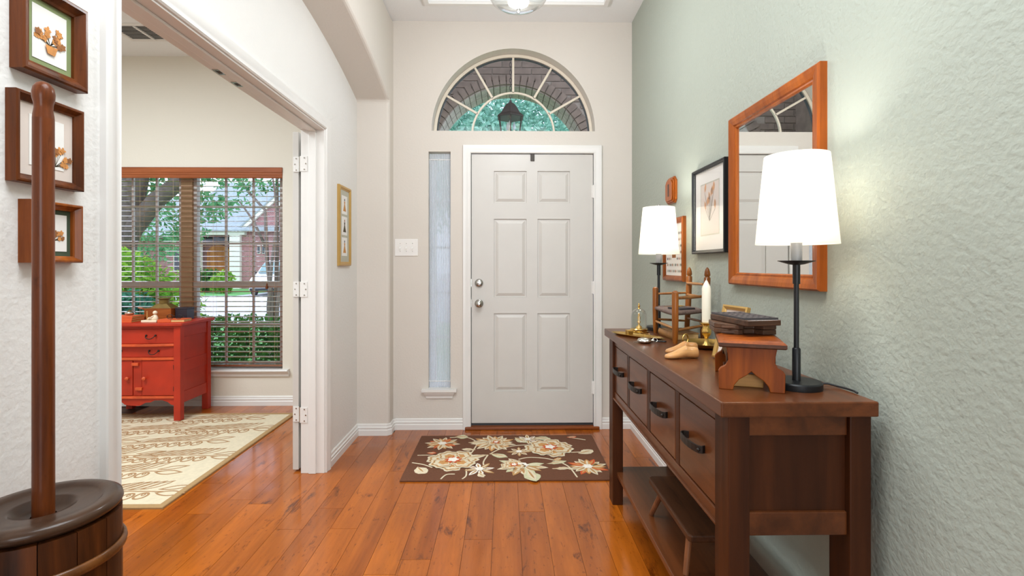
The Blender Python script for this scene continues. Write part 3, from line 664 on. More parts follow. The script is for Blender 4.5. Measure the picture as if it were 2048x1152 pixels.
# footstool on the shelf
fs = thing('footstool', 'dark worn wooden footstool with splayed legs on the console table shelf', 'footstool', (.695, 1.885, .169))
m = MB(); oc = [(-.085, -.225), (-.078, -.236), (.078, -.236), (.087, -.225), (.085, .225), (.078, .236), (-.075, .238), (-.087, .225)]
m.prism(oc, XY(.141), 0, .026); m.build('seat', 'stool', fs, bevel=.006)
for sx in (-1, 1):
    for sy in (-1, 1): MB().tube([(sx*.074, sy*.235 if sy > 0 else -.175, 0), (sx*.05, sy*.15, .143)], [.010, .012], 9).build('leg', 'stool_leg', fs, sharp=40)

# ------------------------------------------------------------------ table lamps
ZC = .896
def lamp(loc, label):
    t = thing('table_lamp', label, 'lamp', loc, 0, 'matching lamps on the console table')
    MB().lathe([(.0627, 0), (.0635, .003), (.0635, .016), (.061, .0195), (.02, .0205), (0, .0205)], 40).build('base', 'black', t, sharp=35)
    MB().lathe([(.0105, .02), (.0105, .106), (.0085, .109), (.007, .109)], 20).build('collar', 'black', t, sharp=35)
    MB().tube([(0, 0, .10), (0, 0, .29)], .0066, 16).build('pole', 'black', t, sharp=35)
    MB().lathe([(.0095, .285), (.0095, .338), (.012, .34)], 20).build('sleeve', 'black', t, sharp=35)
    MB().lathe([(.008, .337), (.02, .339), (.046, .3475), (.047, .349), (.0455, .349), (.02, .345), (.008, .344)], 40, closed=True).build('drip_pan', 'black', t, sharp=50)
    MB().lathe([(.0143, .345), (.0143, .405), (.012, .41), (0, .41)], 20).build('socket', 'grey_metal', t, sharp=35)
    MB().shell([(.103, .394), (.0806, .638), (.0795, .6375), (.1018, .3945), (.103, .394)], 56).build('shade', 'shade', t, sharp=40)
    m = MB()
    for a in (0, 2.09, 4.19): m.tube([(0, 0, .632), (.08*math.cos(a), .08*math.sin(a), .635)], .0012, 6)
    m.build('shade_spider', 'nickel', t); MB().lathe([(.006, .63), (.006, .643), (.008, .645), (.008, .651), (0, .653)], 12).build('finial', 'nickel', t, sharp=35)
    MB().tube([(.014, 0, .40), (.045, 0, .45), (.05, 0, .55), (.03, 0, .62), (0, 0, .634)], .0012, 6).tube([(-.014, 0, .40), (-.045, 0, .45), (-.05, 0, .55), (-.03, 0, .62), (0, 0, .634)], .0012, 6).build('harp', 'nickel', t)
    MB().lathe([(.011, .41), (.013, .43), (.028, .465), (.03, .485), (.024, .505), (0, .515)], 20).build('bulb', 'bulb', t, smooth=True)
    l = bpy.data.lights.new('bulb_light', 'POINT'); l.energy = 5.2; l.shadow_soft_size = .05; l.color = (1, .97, .91)
    b = bpy.data.objects.new('bulb_light', l); COL.objects.link(b); b.parent = t; b.location = (0, 0, .545)
    return t
l1 = lamp((.803, 1.367, ZC), 'black metal table lamp with lit white shade beside the small pine bench')
l2 = lamp((.80, 2.592, ZC), 'black metal table lamp with lit white shade behind the glass dome')
MB().tube([(.06, .01, .008), (.09, .005, .009), (.108, -.01, .005), (.116, -.035, .0045), (.118, -.06, .0045), (.1165, -.075, .003)], .0028, 8).build('cord', 'cordblk', l1, smooth=True)

# ------------------------------------------------------------------ things on the console
# glass dome
gd = thing('glass_dome', 'small glass dome on a brass base with a figurine inside', 'glass dome', (.672, 2.50, ZC))
MB().lathe([(.047, 0), (.047, .006), (.042, .009), (.042, .014), (.044, .017), (.04, .021), (0, .021)], 32).build('base', 'brass', gd, sharp=35)
MB().shell([(.0385, .021), (.0385, .075), (.0365, .092), (.03, .107), (.018, .117), (.006, .120)], 36).build('glass', 'dome', gd, smooth=True)
MB().lathe([(.008, .119), (.003, .124), (.006, .13), (.0065, .134), (.003, .139), (.0035, .144), (0, .147)], 14).build('finial', 'brass', gd, sharp=50)
MB().lathe([(.016, .021), (.014, .03), (.006, .035), (.004, .045), (.009, .052), (.005, .06), (.008, .075), (.004, .085), (.006, .092), (0, .1)], 14).build('figurine', 'gold', gd, sharp=60)
# brass tray, square brass inkwell
tray = thing('brass_tray', 'slim pointed brass tray in front of the glass dome', 'tray', (.618, 2.335, ZC), -.93)
o = [(-.155, 0), (-.12, .028), (-.085, .036), (0, .038), (.085, .036), (.12, .028), (.155, 0), (.12, -.028), (.085, -.036), (0, -.038), (-.085, -.036), (-.12, -.028)]
m = MB(); m.loft([[(x*.8, y*.8, 0.001) for x, y in o], [(x*.84, y*.84, .003) for x, y in o], [(x, y, .010) for x, y in o], [(x, y, .0115) for x, y in o], [(x*.83, y*.83, .0045) for x, y in o], [(x*.4, y*.4, .0045) for x, y in o]]); m.build('dish', 'brass', tray, sharp=40)
ink = thing('brass_inkwell', 'small square brass inkwell on the brass tray', 'inkwell', (.592, 2.375, ZC+.0048), .2)
MB().box(-.014, .014, -.014, .014, 0, .021).build('body', 'brass_old', ink, bevel=.002); MB().box(-.0145, .0145, -.0145, .0145, .021, .025).build('lid', 'brass', ink, bevel=.001)
clip = thing('wire_clip', 'small twisted brass wire clip on the brass tray', 'clip', (.65, 2.285, ZC+.0048))
MB().tube([(-.012, .012, .002), (-.012, .008, .016), (0, 0, .018), (.012, -.008, .016), (.014, -.012, .002)], .0012, 6).tube([(-.014, -.004, .002), (-.006, -.008, .012), (.006, .004, .012), (.012, .01, .002)], .001, 6).build('wire', 'brass_old', clip)
# pocket watch and key
pw = thing('pocket_watch', 'worn silver pocket watch lying on the console table', 'pocket watch', (.603, 2.155, ZC), .25)
MB().lathe([(.012, 0), (.026, .003), (.031, .009), (.031, .012), (.026, .019), (.012, .0225), (0, .023)], 30).build('case', 'silver', pw, sharp=60)
MB().tube([(.03, -.004, .01), (.042, -.006, .011)], .005, 10).build('crown', 'silver', pw, sharp=60)
MB().tube([(.046+.012*math.cos(a), -.008+.003*math.sin(a), .012+.008*math.sin(a)) for a in (2*PI*k/14 for k in range(14))], .0016, 6, True).build('bow', 'silver', pw, smooth=True)
MB().box(-.052, -.032, -.002, .002, .004, .007).build('hook', 'silver', pw)
key = thing('small_key', 'small dark iron key behind the silver pocket watch', 'key', (.665, 2.185, ZC+.004), -.4)
MB().tube([(-.03, 0, 0), (.02, 0, 0)], .003, 8).box(-.03, -.022, -.012, 0, -.0025, .0025).build('shaft', 'black', key, sharp=40)
MB().tube([(.03+.01*math.cos(a), .009*math.sin(a), 0) for a in (2*PI*k/12 for k in range(12))], .0026, 6, True).build('bow', 'black', key, smooth=True)
# toy chair
tc = thing('toy_chair', 'small rustic wooden doll chair standing on the console table', 'chair', (.82, 2.33, ZC))
tco = Vector((.82, 2.33, 0)); q = lambda x, y, z: (x-tco.x, y-tco.y, z)
FL, FR, BL, BR = (.748, 2.476), (.732, 2.141), (.905, 2.475), (.90, 2.262)
for (x, y), h, fin in ((FL, .226, 0), (FR, .224, 0), (BL, .285, 1), (BR, .285, 1)):
    m = MB(); dx = (.012 if fin else 0); dy = (.02 if (x, y) == BR else 0)*-1 if fin else 0; r0 = .0145
    P_ = [q(x, y, 0), q(x, y, .03), q(x+dx*.5, y+dy*.5, h*.5), q(x+dx, y+dy, h-.006)]
    rr = [.0095, .0125, .0145, .0145]
    if fin: P_ += [q(x+dx, y+dy, h), q(x+dx, y+dy, h+.006), q(x+dx, y+dy, h+.02), q(x+dx, y+dy, h+.034), q(x+dx, y+dy, h+.042)]; rr += [.0095, .0135, .012, .008, .0025]
    else: P_ += [q(x, y, h-.002), q(x, y, h+.003)]; rr += [.013, .006]
    m.tube(P_, rr, 12).build('post', 'chair_wood', tc, sharp=50)
def rung(a, b, za, zb, r=.0055, mt='rung'): MB().tube([q(*a, za), q((a[0]+b[0])/2, (a[1]+b[1])/2, (za+zb)/2), q(*b, zb)], [r*.85, r*1.1, r*.85], 9).build('rung', mt, tc, sharp=60)
rung(FL, BL, .195, .20); rung(FR, BR, .195, .195, .0075); rung(FL, FR, .06, .062, .006); rung(FL, BL, .07, .06); rung(FR, BR, .055, .062, .0065); rung(BL, BR, .075, .08); rung(BL, BR, .192, .192); rung(BL, BR, .248, .25, .0065)
rung(FL, FR, .125, .125, .009, 'seat_dark'); rung(FR, BR, .128, .128, .009, 'seat_dark'); rung(FL, BL, .128, .128, .009, 'seat_dark'); rung(BL, BR, .128, .128, .009, 'seat_dark')
MB().prism([q(*p, 0)[:2] for p in (FL, BL, BR, FR)], XY(.126), 0, .008).build('seat', 'seat_dark', tc, bevel=.002)
bk = thing('small_booklet', 'little dark booklet lying on the doll chair seat', 'booklet', (.815, 2.30, ZC+.1345), .4)
MB().box(-.045, .045, -.04, .04, 0, .008).build('cover', 'book_dark', bk, bevel=.001); MB().box(-.042, .046, -.038, .038, .0015, .0065).build('pages', 'pages', bk)
eg = thing('wire_spectacles', 'tiny wire spectacles resting on the little booklet', 'spectacles', (.808, 2.30, ZC+.1445), .8)
m = MB()
for s in (-1, 1): m.tube([(s*.02+.014*math.cos(a), .011*math.sin(a), .003) for a in (2*PI*k/14 for k in range(14))], .0012, 6, True); m.tube([(s*.034, 0, .003), (s*.036, .01, .004), (s*.034, .06, 0)], .001, 6)
m.tube([(-.007, 0, .004), (0, .003, .006), (.007, 0, .004)], .001, 6).build('wire_frame', 'brass_old', eg, smooth=True)
tb = thing('tan_book', 'old tan book lying under the doll chair', 'book', (.812, 2.33, ZC), .05)
m = MB().box(-.056, .056, -.1, .1, 0, .0035).box(-.056, .056, -.1, .1, .0285, .032); m.loft([[(-.056-.006*math.sin(PI*t_/6), y, .032*t_/6) for t_ in range(7)]+[(-.053, y, .032), (-.053, y, 0)] for y in (-.1, .1)])
m.build('cover', 'book_tan', tb, bevel=.001); MB().box(-.053, .052, -.096, .096, .0035, .0285).build('pages', 'pages', tb)
# chamberstick and candle
cs = thing('brass_chamberstick', 'brass candle holder with round pan and ring handle', 'candle holder', (.828, 2.045, ZC))
MB().lathe([(.05, 0), (.075, .001), (.092, .012), (.098, .021), (.1, .0215), (.1, .020), (.094, .010), (.076, -.0005+.0015), (.05, .0005)][:6]+[(.097, .0205), (.09, .0125), (.074, .003), (0, .0025)], 44).build('pan', 'brass_old', cs, sharp=45)
MB().lathe([(.021, .003), (.02, .006), (.0105, .02), (.0075, .034), (.0085, .042), (.0165, .052), (.0205, .062), (.0185, .072), (.015, .080), (.0165, .092), (.0275, .0985), (.0275, .1005), (.0165, .101), (.0165, .095), (0, .095)], 30).build('stem', 'brass', cs, sharp=35)
MB().tube([(-.094+.0195*math.cos(a)*.75, -.02+.019*math.cos(a)*.6, .037+.0195*math.sin(a)) for a in (2*PI*k/24 for k in range(24))], .0028, 8, True).build('ring_handle', 'brass', cs, smooth=True)
cdl = thing('ivory_candle', 'plain ivory candle standing in the brass candle holder', 'candle', (.828, 2.045, ZC+.095))
MB().lathe([(.0155, 0), (.0162, .007), (.0178, .009), (.0178, .146), (.015, .155), (.008, .170), (.004, .178), (0, .18)], 24).build('wax', 'candle', cdl, sharp=35)
MB().tube([(0, 0, .178), (.001, 0, .188)], .001, 6).build('wick', 'paper', cdl)
# shoe lasts
def last(loc, rz, label):
    t = thing('shoe_last', label, 'shoe last', loc, rz, 'pair of wooden shoe lasts')
    secs = [(-.064, .006, .003, .011), (-.058, .014, .001, .016), (-.045, .0195, 0, .020), (-.028, .0215, 0, .026), (-.012, .0205, .001, .034), (.004, .0185, .003, .043), (.014, .017, .003, .047), (.018, .017, .003, .043), (.032, .018, .001, .041), (.048, .018, 0, .040), (.058, .014, .002, .038), (.062, .007, .006, .033)]
    rings = []
    for x, hw, z0, z1 in secs:
        zc, zh = (z0+z1)/2, (z1-z0)/2
        rings.append([(x, hw*math.copysign(abs(math.cos(a))**.8, math.cos(a))*(1-.45*max(0, math.sin(a))*(1 if x > -.03 else .3)), zc+zh*math.copysign(abs(math.sin(a))**.7, math.sin(a))) for a in (2*PI*k/18 for k in range(18))])
    MB().loft(rings).build('block', 'last', t, smooth=True); return t
last((.640, 1.800, ZC), .12, 'pale wooden shoe last nearer the table front edge'); last((.678, 1.908, ZC), .1, 'pale wooden shoe last half hidden behind its twin')
# leaning gold photo frame
pf = thing('photo_frame', 'small gilt photo frame leaning behind the pine bench', 'photo frame', (.762, 1.81, ZC+.002), -PI/2+.18)
pf.rotation_euler = (math.radians(-14), 0, -PI/2+.18)
# local x runs along the frame, z up, -y is the face
mp = lambda u, v, h: (u, -h, v)
MB().sweep(rect(0, .137, 0, .195), [(0, 0), (0, .012), (.006, .014), (.014, .009), (.016, .004), (.016, 0)], mp, True).build('frame', 'gold', pf)
MB().box(.014, .123, -.003, 0, .014, .181).build('mat_board', 'mat_beige', pf); MB().box(.035, .10, -.0036, -.003, .045, .15).build('photo', 'petal_b', pf)
MB().box(.002, .135, 0, .003, .002, .193).build('backing', 'paleblock', pf)
# pine bench, pale block, mould stack
be = thing('pine_bench', 'small orange pine bench with scrolled ends on the console table', 'bench', (.657, 1.324, ZC), -.36)
hp = [(0, .052), (-.012, .041), (-.03, .029), (-.042, .013), (-.045, 0), (-.08, 0), (-.081, .05), (-.076, .058), (-.063, .066), (-.057, .078), (-.058, .095), (-.062, .117)]
outl = hp+[(-x, z) for x, z in reversed(hp)][:-1]
for y in (0, .238): MB().prism(outl, lambda u, v, h: (u, y+h, v), 0, .016).build('end_panel', 'bench', be, bevel=.002)
for x in (-.06, .048): MB().prism([(.016, .117), (.016, .07), (.04, .062), (.06, .08), (.19, .08), (.21, .062), (.238, .07), (.238, .117)], lambda u, v, h: (x+h, u, v), 0, .012).build('side_rail', 'bench_dark', be)
rg_ = [[(sx*(.079-e), (-.018+e) if sy < 0 else (.272-e), z) for sx, sy in ((-1, -1), (1, -1), (1, 1), (-1, 1))] for e, z in ((0, .117), (-.003, .120), (-.003, .129), (.002, .134), (.012, .137))]
m = MB(); m.use(1).loft(rg_[:3]); m.use(0).loft(rg_[2:]); m.build('top', ['bench', 'bench_dark'], be)
pb = thing('pale_block', 'pale wooden block tucked under the pine bench', 'block', (.675, 1.40, ZC), -.36)
MB().box(-.05, .045, -.03, .1, 0, .036).build('body', 'paleblock', pb, bevel=.003); MB().box(-.051, .046, -.031, .1, .036, .043).build('cap', 'bench_dark', pb, bevel=.001)
ZB = ZC+.1372
po = [(-.082, .075), (-.085, -.01), (-.055, -.05), (-.03, -.062), (-.016, -.057), (-.008, -.034), (.02, -.030), (.04, -.052), (.078, -.04), (.08, .05), (.06, .085), (-.06, .09)]
for k, (lab) in enumerate(('dark carved wooden mould half lying flat on the pine bench', 'dark carved wooden mould half stacked second from the bench top')):
    mo = thing('wooden_mould', lab, 'mould', (.708, 1.475, ZB+k*.0148), -.2+.03*k, 'stacked dark wooden moulds')
    MB().prism(po, XY(0), 0, .0142).build('block', 'mould', mo, bevel=.002)
    MB().box(-.075, -.035, -.058, -.052, .004, .010).build('latch', 'mould', mo, bevel=.001)
mo = thing('wooden_mould', 'dark wooden board with a black openwork lattice, topmost of the mould stack', 'mould', (.712, 1.482, ZB+.0297), .10, 'stacked dark wooden moulds')
MB().prism([(-.052, -.105), (.052, -.096), (.057, -.09), (.055, .095), (.05, .1), (-.05, .1), (-.056, .09), (-.057, -.098)], XY(0), 0, .016).build('block', 'mould', mo, bevel=.002)
hl = [rect(-.042+.018*i+(.004 if jx % 2 else 0), -.042+.018*i+.011, -.08+.025*jx, -.08+.025*jx+.015) for i in range(5) for jx in range(7)]
lt = holed('lattice', rect(-.05, .05, -.088, .096), hl, XY(0), .0165, .0215, 'lattice', mo)
MB().box(-.048, .048, -.086, .094, .016, .0166).build('lattice_bed', 'paper', mo)

# ------------------------------------------------------------------ right wall: mirror, pictures
RW = lambda u, v, h: (XR-h, u, v)
mi = thing('wall_mirror', 'large rectangular wall mirror in a wide pine frame', 'mirror', (XR, 1.778, 1.154))
lm = lambda u, v, h: (-h, u, v)
MB().sweep(rect(-.302, .302, 0, .687), [(0, 0), (0, .022), (.006, .028), (.02, .026), (.034, .022), (.038, .016), (.045, .017), (.049, .012), (.05, 0)], lm, True).build('frame', 'mirror_wood', mi)
MB().box(-.009, -.006, -.253, .253, .049, .638).build('mirror_glass', 'mirror', mi); MB().box(-.0055, -.001, -.29, .29, .01, .677).build('backing', 'gap', mi)
bp = thing('framed_print', 'black framed botanical print with a wide white mat', 'picture', (XR, 2.303, 1.288))
MB().sweep(rect(-.185, .185, 0, .408), [(0, 0), (0, .025), (.004, .028), (.011, .026), (.013, .019), (.017, .018), (.018, 0)], lm, True).build('frame', 'black', bp)
MB().box(-.012, -.004, -.17, .17, .016, .392).build('mat_board', 'paper', bp)
MB().sweep(rect(-.10, .10, .09, .325), [(-.006, 0), (-.006, .0008), (0, .0008), (0, 0)], lambda u, v, h: (-.012-h, u, v), True).build('mat_bevel', 'mat_grey', bp)
MB().box(-.0126, -.012, -.10, .10, .09, .325).build('print', 'mat_beige', bp)
m = MB()
for k in range(9):
    y = -.06+.12*((k*.37) % 1); z = .2+.1*((k*.61) % 1); m.prism(petal(y, z, PI/2+.3*math.sin(k), .045, .010, 0), lambda u, v, h: (-.0128-h, u, v), 0, .0004); m.use(1); m.sweep([(0, .15), (y, z)], [(-.001, 0), (.001, 0), (.001, .0004), (-.001, .0004)], lambda u, v, h: (-.0128-h, u, v)); m.use(0)
m.build('printed_tulip', ['petal_o', 'stem_d'], bp); MB().box(-.0182, -.0172, -.17, .17, .016, .392).build('glass', 'pictureglass', bp)
m = MB()
for k in range(54):
    for y in (-.172, .172): m.box(-.0205, -.0185, y-.0022, y+.0022, .02+k*.0069, .0235+k*.0069)
m.build('beading', 'silver', bp)['kind'] = 'stuff'
sp = thing('framed_sampler', 'brown framed stitched sampler behind the lamp near the corner', 'picture', (XR, 2.804, 1.145))
MB().sweep(rect(-.168, .168, 0, .35), [(0, 0), (0, .018), (.008, .022), (.018, .02), (.03, .012), (.032, 0)], lm, True).build('frame', 'frame_mid', sp)
MB().box(-.008, -.003, -.138, .138, .03, .32).build('linen', 'paper', sp)
m = MB()
for r_ in range(7):
    for c_ in range(9):
        y = -.11+.0275*c_; z = .055+.035*r_
        if 2 < c_ < 6 and r_ > 1: continue
        m.use((r_+c_) % 3); m.box(-.0088, -.008, y-.007, y+.007, z-.003, z+.003).box(-.0088, -.008, y-.003, y+.003, z-.008, z+.008)
m.use(0).box(-.0088, -.008, -.03, .03, .13, .27).build('stitching', ['petal_b', 'mat_dkgreen', 'mat_grey'], sp)['kind'] = 'stuff'
oc = thing('wall_ornament', 'small stepped wooden ornament hung above the lamp in the corner', 'ornament', (XR, 2.845, 1.585))
ov = lambda a, b, c: [(-a+c, 0), (a-c, 0), (a, c), (a, b-c*1.4), (a-c*1.5, b), (-a+c*1.5, b), (-a, b-c*1.4), (-a, c)]
for k, (a, b, c, h0, h1, z) in enumerate(((.074, .15, .018, 0, .012, 0), (.066, .136, .016, .012, .02, .006), (.056, .118, .014, .02, .027, .014))):
    MB().prism([(u, v+z) for u, v in ov(a, b, c)], lm, h0, h1).build('tier', 'mirror_wood', oc, bevel=.002)
MB().box(-.0278, -.0268, -.012, .012, .04, .11).build('slot', 'bench_dark', oc)

# ------------------------------------------------------------------ left wall pictures
LM = lambda u, v, h: (h, u, v)
def flowers(par, bx, cy, cz, R, seed, basket=False, X0=.0136):
    r = random.Random(seed); mp = lambda u, v, h: (X0+h, u, v)
    for k in range(20):
        a = PI*(.05+.9*r.random()); d = R*(.35+.65*r.random()); y, z = cy+d*math.cos(a)*.9, cz+d*math.sin(a)
        m = MB(); n = r.choice((4, 5, 5)); pr = R*r.uniform(.13, .22)
        for i in range(n): m.use(0); m.prism(petal(y, z, 2*PI*i/n+k, pr, pr*.36, 0), lambda u, v, h: (X0+.00025+.00012*k+.00003*i+h, u, v), 0, .0001)
        m.use(1).sweep([(cy, cz), (y, z)], [(-.0005, 0), (.0005, 0), (.0005, .0002), (-.0005, .0002)], mp)
        m.build('pressed_flower', [r.choice(['petal_o', 'petal_b', 'petal_o']), 'stem_d'], par)
    if basket: MB().prism([(cy-R*.32, cz-R*.02), (cy-R*.2, cz-R*.42), (cy+R*.2, cz-R*.45), (cy+R*.36, cz)], mp, .0028, .0034).build('pressed_basket', 'petal_o', par)
def wall_frame(label, yc, z0, wd, ht, rail, fm, prof_h, matm, mw, fl=None, basket=False):
    t = thing('framed_pressed_flowers', label, 'picture', (XN, yc, z0), 0, 'pressed flower pictures beside the study doorway')
    pr = [(0, 0), (0, prof_h*.9), (rail*.15, prof_h), (rail*.35, prof_h), (rail*.8, prof_h*.62), (rail, prof_h*.55), (rail, 0)]
    MB().sweep(rect(-wd/2, wd/2, 0, ht), pr, LM, True).build('frame', fm, t)
    MB().box(.003, .010, -wd/2+rail*.8, wd/2-rail*.8, rail*.8, ht-rail*.8).build('mat_board', matm, t)
    MB().box(.0102, .0112, -wd/2+rail+mw, wd/2-rail-mw, rail+mw, ht-rail-mw).build('paper', 'paper', t)
    if fl: flowers(t, 0, fl[0], fl[1], fl[2], fl[3], basket, .0113)
    return t
wall_frame('dark walnut framed pressed flower basket with green mat, topmost of three', 1.184, 1.662, .17, .205, .027, 'frame_dark', .032, 'mat_green', .014, (.0, .082, .046, 4), True)
wall_frame('brown framed pressed flowers with beige mat, middle of three', 1.177, 1.415, .174, .2, .019, 'frame_dark', .026, 'mat_beige', .024, (.02, .05, .05, 9))
wall_frame('small cherry framed pressed flowers with dark green mat, lowest of three', 1.187, 1.238, .137, .141, .016, 'frame_mid', .03, 'mat_dkgreen', .011, (.0, .05, .036, 15))
gf = thing('gold_frame', 'narrow gold frame with three small costume prints by the study door', 'picture', (XN, 3.337, 1.23))
MB().sweep(rect(-.12, .12, 0, .525), [(0, 0), (0, .014), (.006, .019), (.014, .019), (.02, .012), (.026, .010), (.027, 0)], LM, True).build('frame', 'gold', gf)
MB().box(.003, .008, -.1, .1, .02, .505).build('mat_board', 'mat_grey', gf)
for k in range(3):
    z = .065+k*.138; p_ = MB().box(.0082, .0092, -.055, .055, z, z+.122).build('print', 'paper', gf)
    m = MB(); mpz = lambda u, v, h: (.0093+h, u, v)
    m.use(k % 2).prism([(-.03, z+.02), (.03, z+.02), (.008, z+.065), (.012, z+.085), (-.012, z+.085), (-.008, z+.065)], mpz, 0, .0004); m.use(2).prism([(.008*math.cos(2*PI*i/10), z+.095+.009*math.sin(2*PI*i/10)) for i in range(10)], mpz, 0, .0004)
    m.build('figure', ['fl_ochre', 'mat_grey', 'stem_d'] if k != 1 else ['lantern', 'stem_d', 'petal_b'], p_)

# ------------------------------------------------------------------ butter churn and dasher
CX, CY = -.893, .98
ch = thing('butter_churn', 'dark old wooden butter churn with hoops beside the study doorway', 'butter churn', (CX, CY, 0))
ns = 14
for k in range(ns):
    a0, a1 = 2*PI*k/ns+.006, 2*PI*(k+1)/ns-.006; rr = lambda z: .124-.003*(z/.742)
    m = MB(); rings = []
    for z in (0, .742):
        ro = rr(z); rings.append([(ro*math.cos(a0+(a1-a0)*i/4), ro*math.sin(a0+(a1-a0)*i/4), z) for i in range(5)]+[((ro-.016)*math.cos(a1-(a1-a0)*i/4), (ro-.016)*math.sin(a1-(a1-a0)*i/4), z) for i in range(5)])
    m.loft(rings).build('stave', 'churn', ch, sharp=30)
MB().lathe([(.105, .02), (.105, .03), (0, .03)], 24).build('bottom', 'churn', ch)
for z in (.10, .40, .672):
    ro = .124-.003*(z/.742); MB().tube([((ro+.003)*math.cos(2*PI*i/48), (ro+.003)*math.sin(2*PI*i/48), z) for i in range(48)], .0055, 10, True, 1.9).build('hoop', 'hoop', ch, smooth=True)
MB().lathe([(.0195, .748), (.042, .752), (.049, .7645), (.055, .7655), (.084, .7645), (.089, .767), (.093, .7705), (.113, .7705), (.1215, .766), (.1235, .758), (.121, .752), (.108, .7425), (.0195, .7425)], 56, closed=True).build('lid', 'churn_lid', ch, sharp=60)
da = thing('churn_dasher', 'tall round wooden dasher pole rising from the butter churn lid', 'dasher', (CX, CY, .56))
MB().tube([(0, 0, 0), (0, 0, .5), (0, 0, .955)], [.0172, .0170, .0165], 24).build('pole', 'dasher', da, sharp=50)
MB().lathe([(.0165, .955), (.016, .962), (.0142, .975), (.0148, .984), (.0172, .994), (.0178, 1.004), (.016, 1.015), (.011, 1.023), (.005, 1.0265), (0, 1.027)], 24).build('knob', 'dasher', da, sharp=60)

# ------------------------------------------------------------------ study rug
RX1, RX0, RY0, RY1 = -1.73, -4.2, 2.55, 4.17
rg = thing('leaf_rug', 'cream study rug with brown outlined leaf sprigs and tan binding', 'rug', (RX1, RY0, 0))
RW_, RH_ = RX1-RX0, RY1-RY0
MB().box(-RW_+.035, -.035, .035, RH_-.035, 0, .009).build('pile', 'rug', rg)
MB().sweep([(-RW_, 0), (0, 0), (0, RH_), (-RW_, RH_)], [(0, 0), (.036, 0), (.036, .010), (.004, .011), (0, .008)], XY(0), True).build('binding', 'rug_edge', rg)
def outline(m, pts, wd=.008): m.sweep(pts, [(-wd/2, 0), (wd/2, 0), (wd/2, .0012), (-wd/2, .0012)], XY(.009), True)
m = MB()
m.sweep([(-.28, -.02), (-.1, .0), (.12, .0), (.30, -.03)], [(-.0045, 0), (.0045, 0), (.0045, .001), (-.0045, .001)], XY(.009))
for k in range(8):
    x = -.22+.056*k; L = .2-.012*abs(k-3); outline(m, petal(x, .012, .42+.035*k, L, .021, 0, 8), .0065)
for k in range(7):
    x = -.22+.072*k; ry = .05-.004*abs(k-4); outline(m, [(x+.029*math.cos(2*PI*i/16)+.006*math.sin(2*PI*i/16), -.07+ry*.85*math.sin(2*PI*i/16)) for i in range(16)], .011)
    outline(m, [(x+.004+.008*math.cos(2*PI*i/8), -.055+.012*math.sin(2*PI*i/8)) for i in range(8)], .006)
outline(m, petal(.27, -.045, -.15, .15, .028, 0, 8), .009); outline(m, petal(.27, .0, .2, .15, .022, 0, 8), .008)
spm = m.mesh('leaf_sprig', 'rug_line'); r = random.Random(5); first = True
for row in range(6):
    for c in range(4):
        x = -.30-c*.62-(.31 if row % 2 else 0); y = .17+row*.262
        if x < -RW_+.4: continue
        if x > -.4 and row % 2 == 0: x -= .12
        o = bpy.data.objects.new('leaf_sprig', spm); COL.objects.link(o); o.parent = rg; o.location = (x, y, 0); o.rotation_euler = (0, 0, .12+.1*(r.random()-.5))

# ------------------------------------------------------------------ red washstand
rd = thing('red_washstand', 'red painted antique washstand with drawers and doors under the window', 'cabinet', (-2.894, 4.17, 0))
R0 = (-2.894, 4.17)
def rb(name, x0, x1, y0, y1, z0, z1, mt='red', bv=.003, par=None): return MB().box(x0-R0[0], x1-R0[0], y0-R0[1], y1-R0[1], z0, z1).build(name, mt, par or rd, bevel=bv)
for x0, x1 in ((-3.248, -3.196), (-2.604, -2.552)):
    for y0, y1 in ((3.965, 4.015), (4.33, 4.378)): rb('leg', x0, x1, y0, y1, .0105 if y0 < 4 else 0, .757)
for x in (-3.24, -2.578):
    for z0, z1 in ((.66, .757), (.385, .48), (.14, .23)): rb('side_rail', x, x+.018, 4.015, 4.33, z0, z1)
    for z0, z1 in ((.48, .66), (.23, .385)): rb('side_panel', x+.004, x+.013, 4.015, 4.33, z0, z1, bv=0)
rb('back_panel', -3.2, -2.6, 4.36, 4.372, .16, .757, bv=0)
rb('carcass', -3.19, -2.61, 4.005, 4.34, .2, .75, bv=0)
def bowed(z0, z1, bow, y, th=.02, x0=-.302, x1=.290):
    m = MB(); n = 14; rings = []
    for i in range(n+1):
        u = i/n; x = x0+(x1-x0)*u; b = -bow*math.sin(PI*u)
        rings.append([(x, y-R0[1]+b, z0), (x, y-R0[1]+th, z0), (x, y-R0[1]+th, z1), (x, y-R0[1]+b, z1)])
    return m.loft(rings)
m = MB(); n = 16; poly = [(-.375, .225), (-.375, -.215)]+[(-.36+.72*i/n, -.222-.03*math.sin(PI*i/n)) for i in range(n+1)]+[(.365, -.215), (.365, .225)]
m.prism(poly, XY(.757), 0, .022); m.build('top', 'red', rd, bevel=.004)
bowed(.735, .757, .02, 3.975, .03).build('front_rail', 'red', rd); bowed(.596, .616, .03, 3.968, .03).build('front_rail', 'red_edge', rd, bevel=.004)
bowed(.487, .507, .004, 3.968, .03).build('front_rail', 'red_edge', rd, bevel=.003); bowed(.185, .203, .004, 3.968, .03).build('front_rail', 'red_edge', rd, bevel=.003)
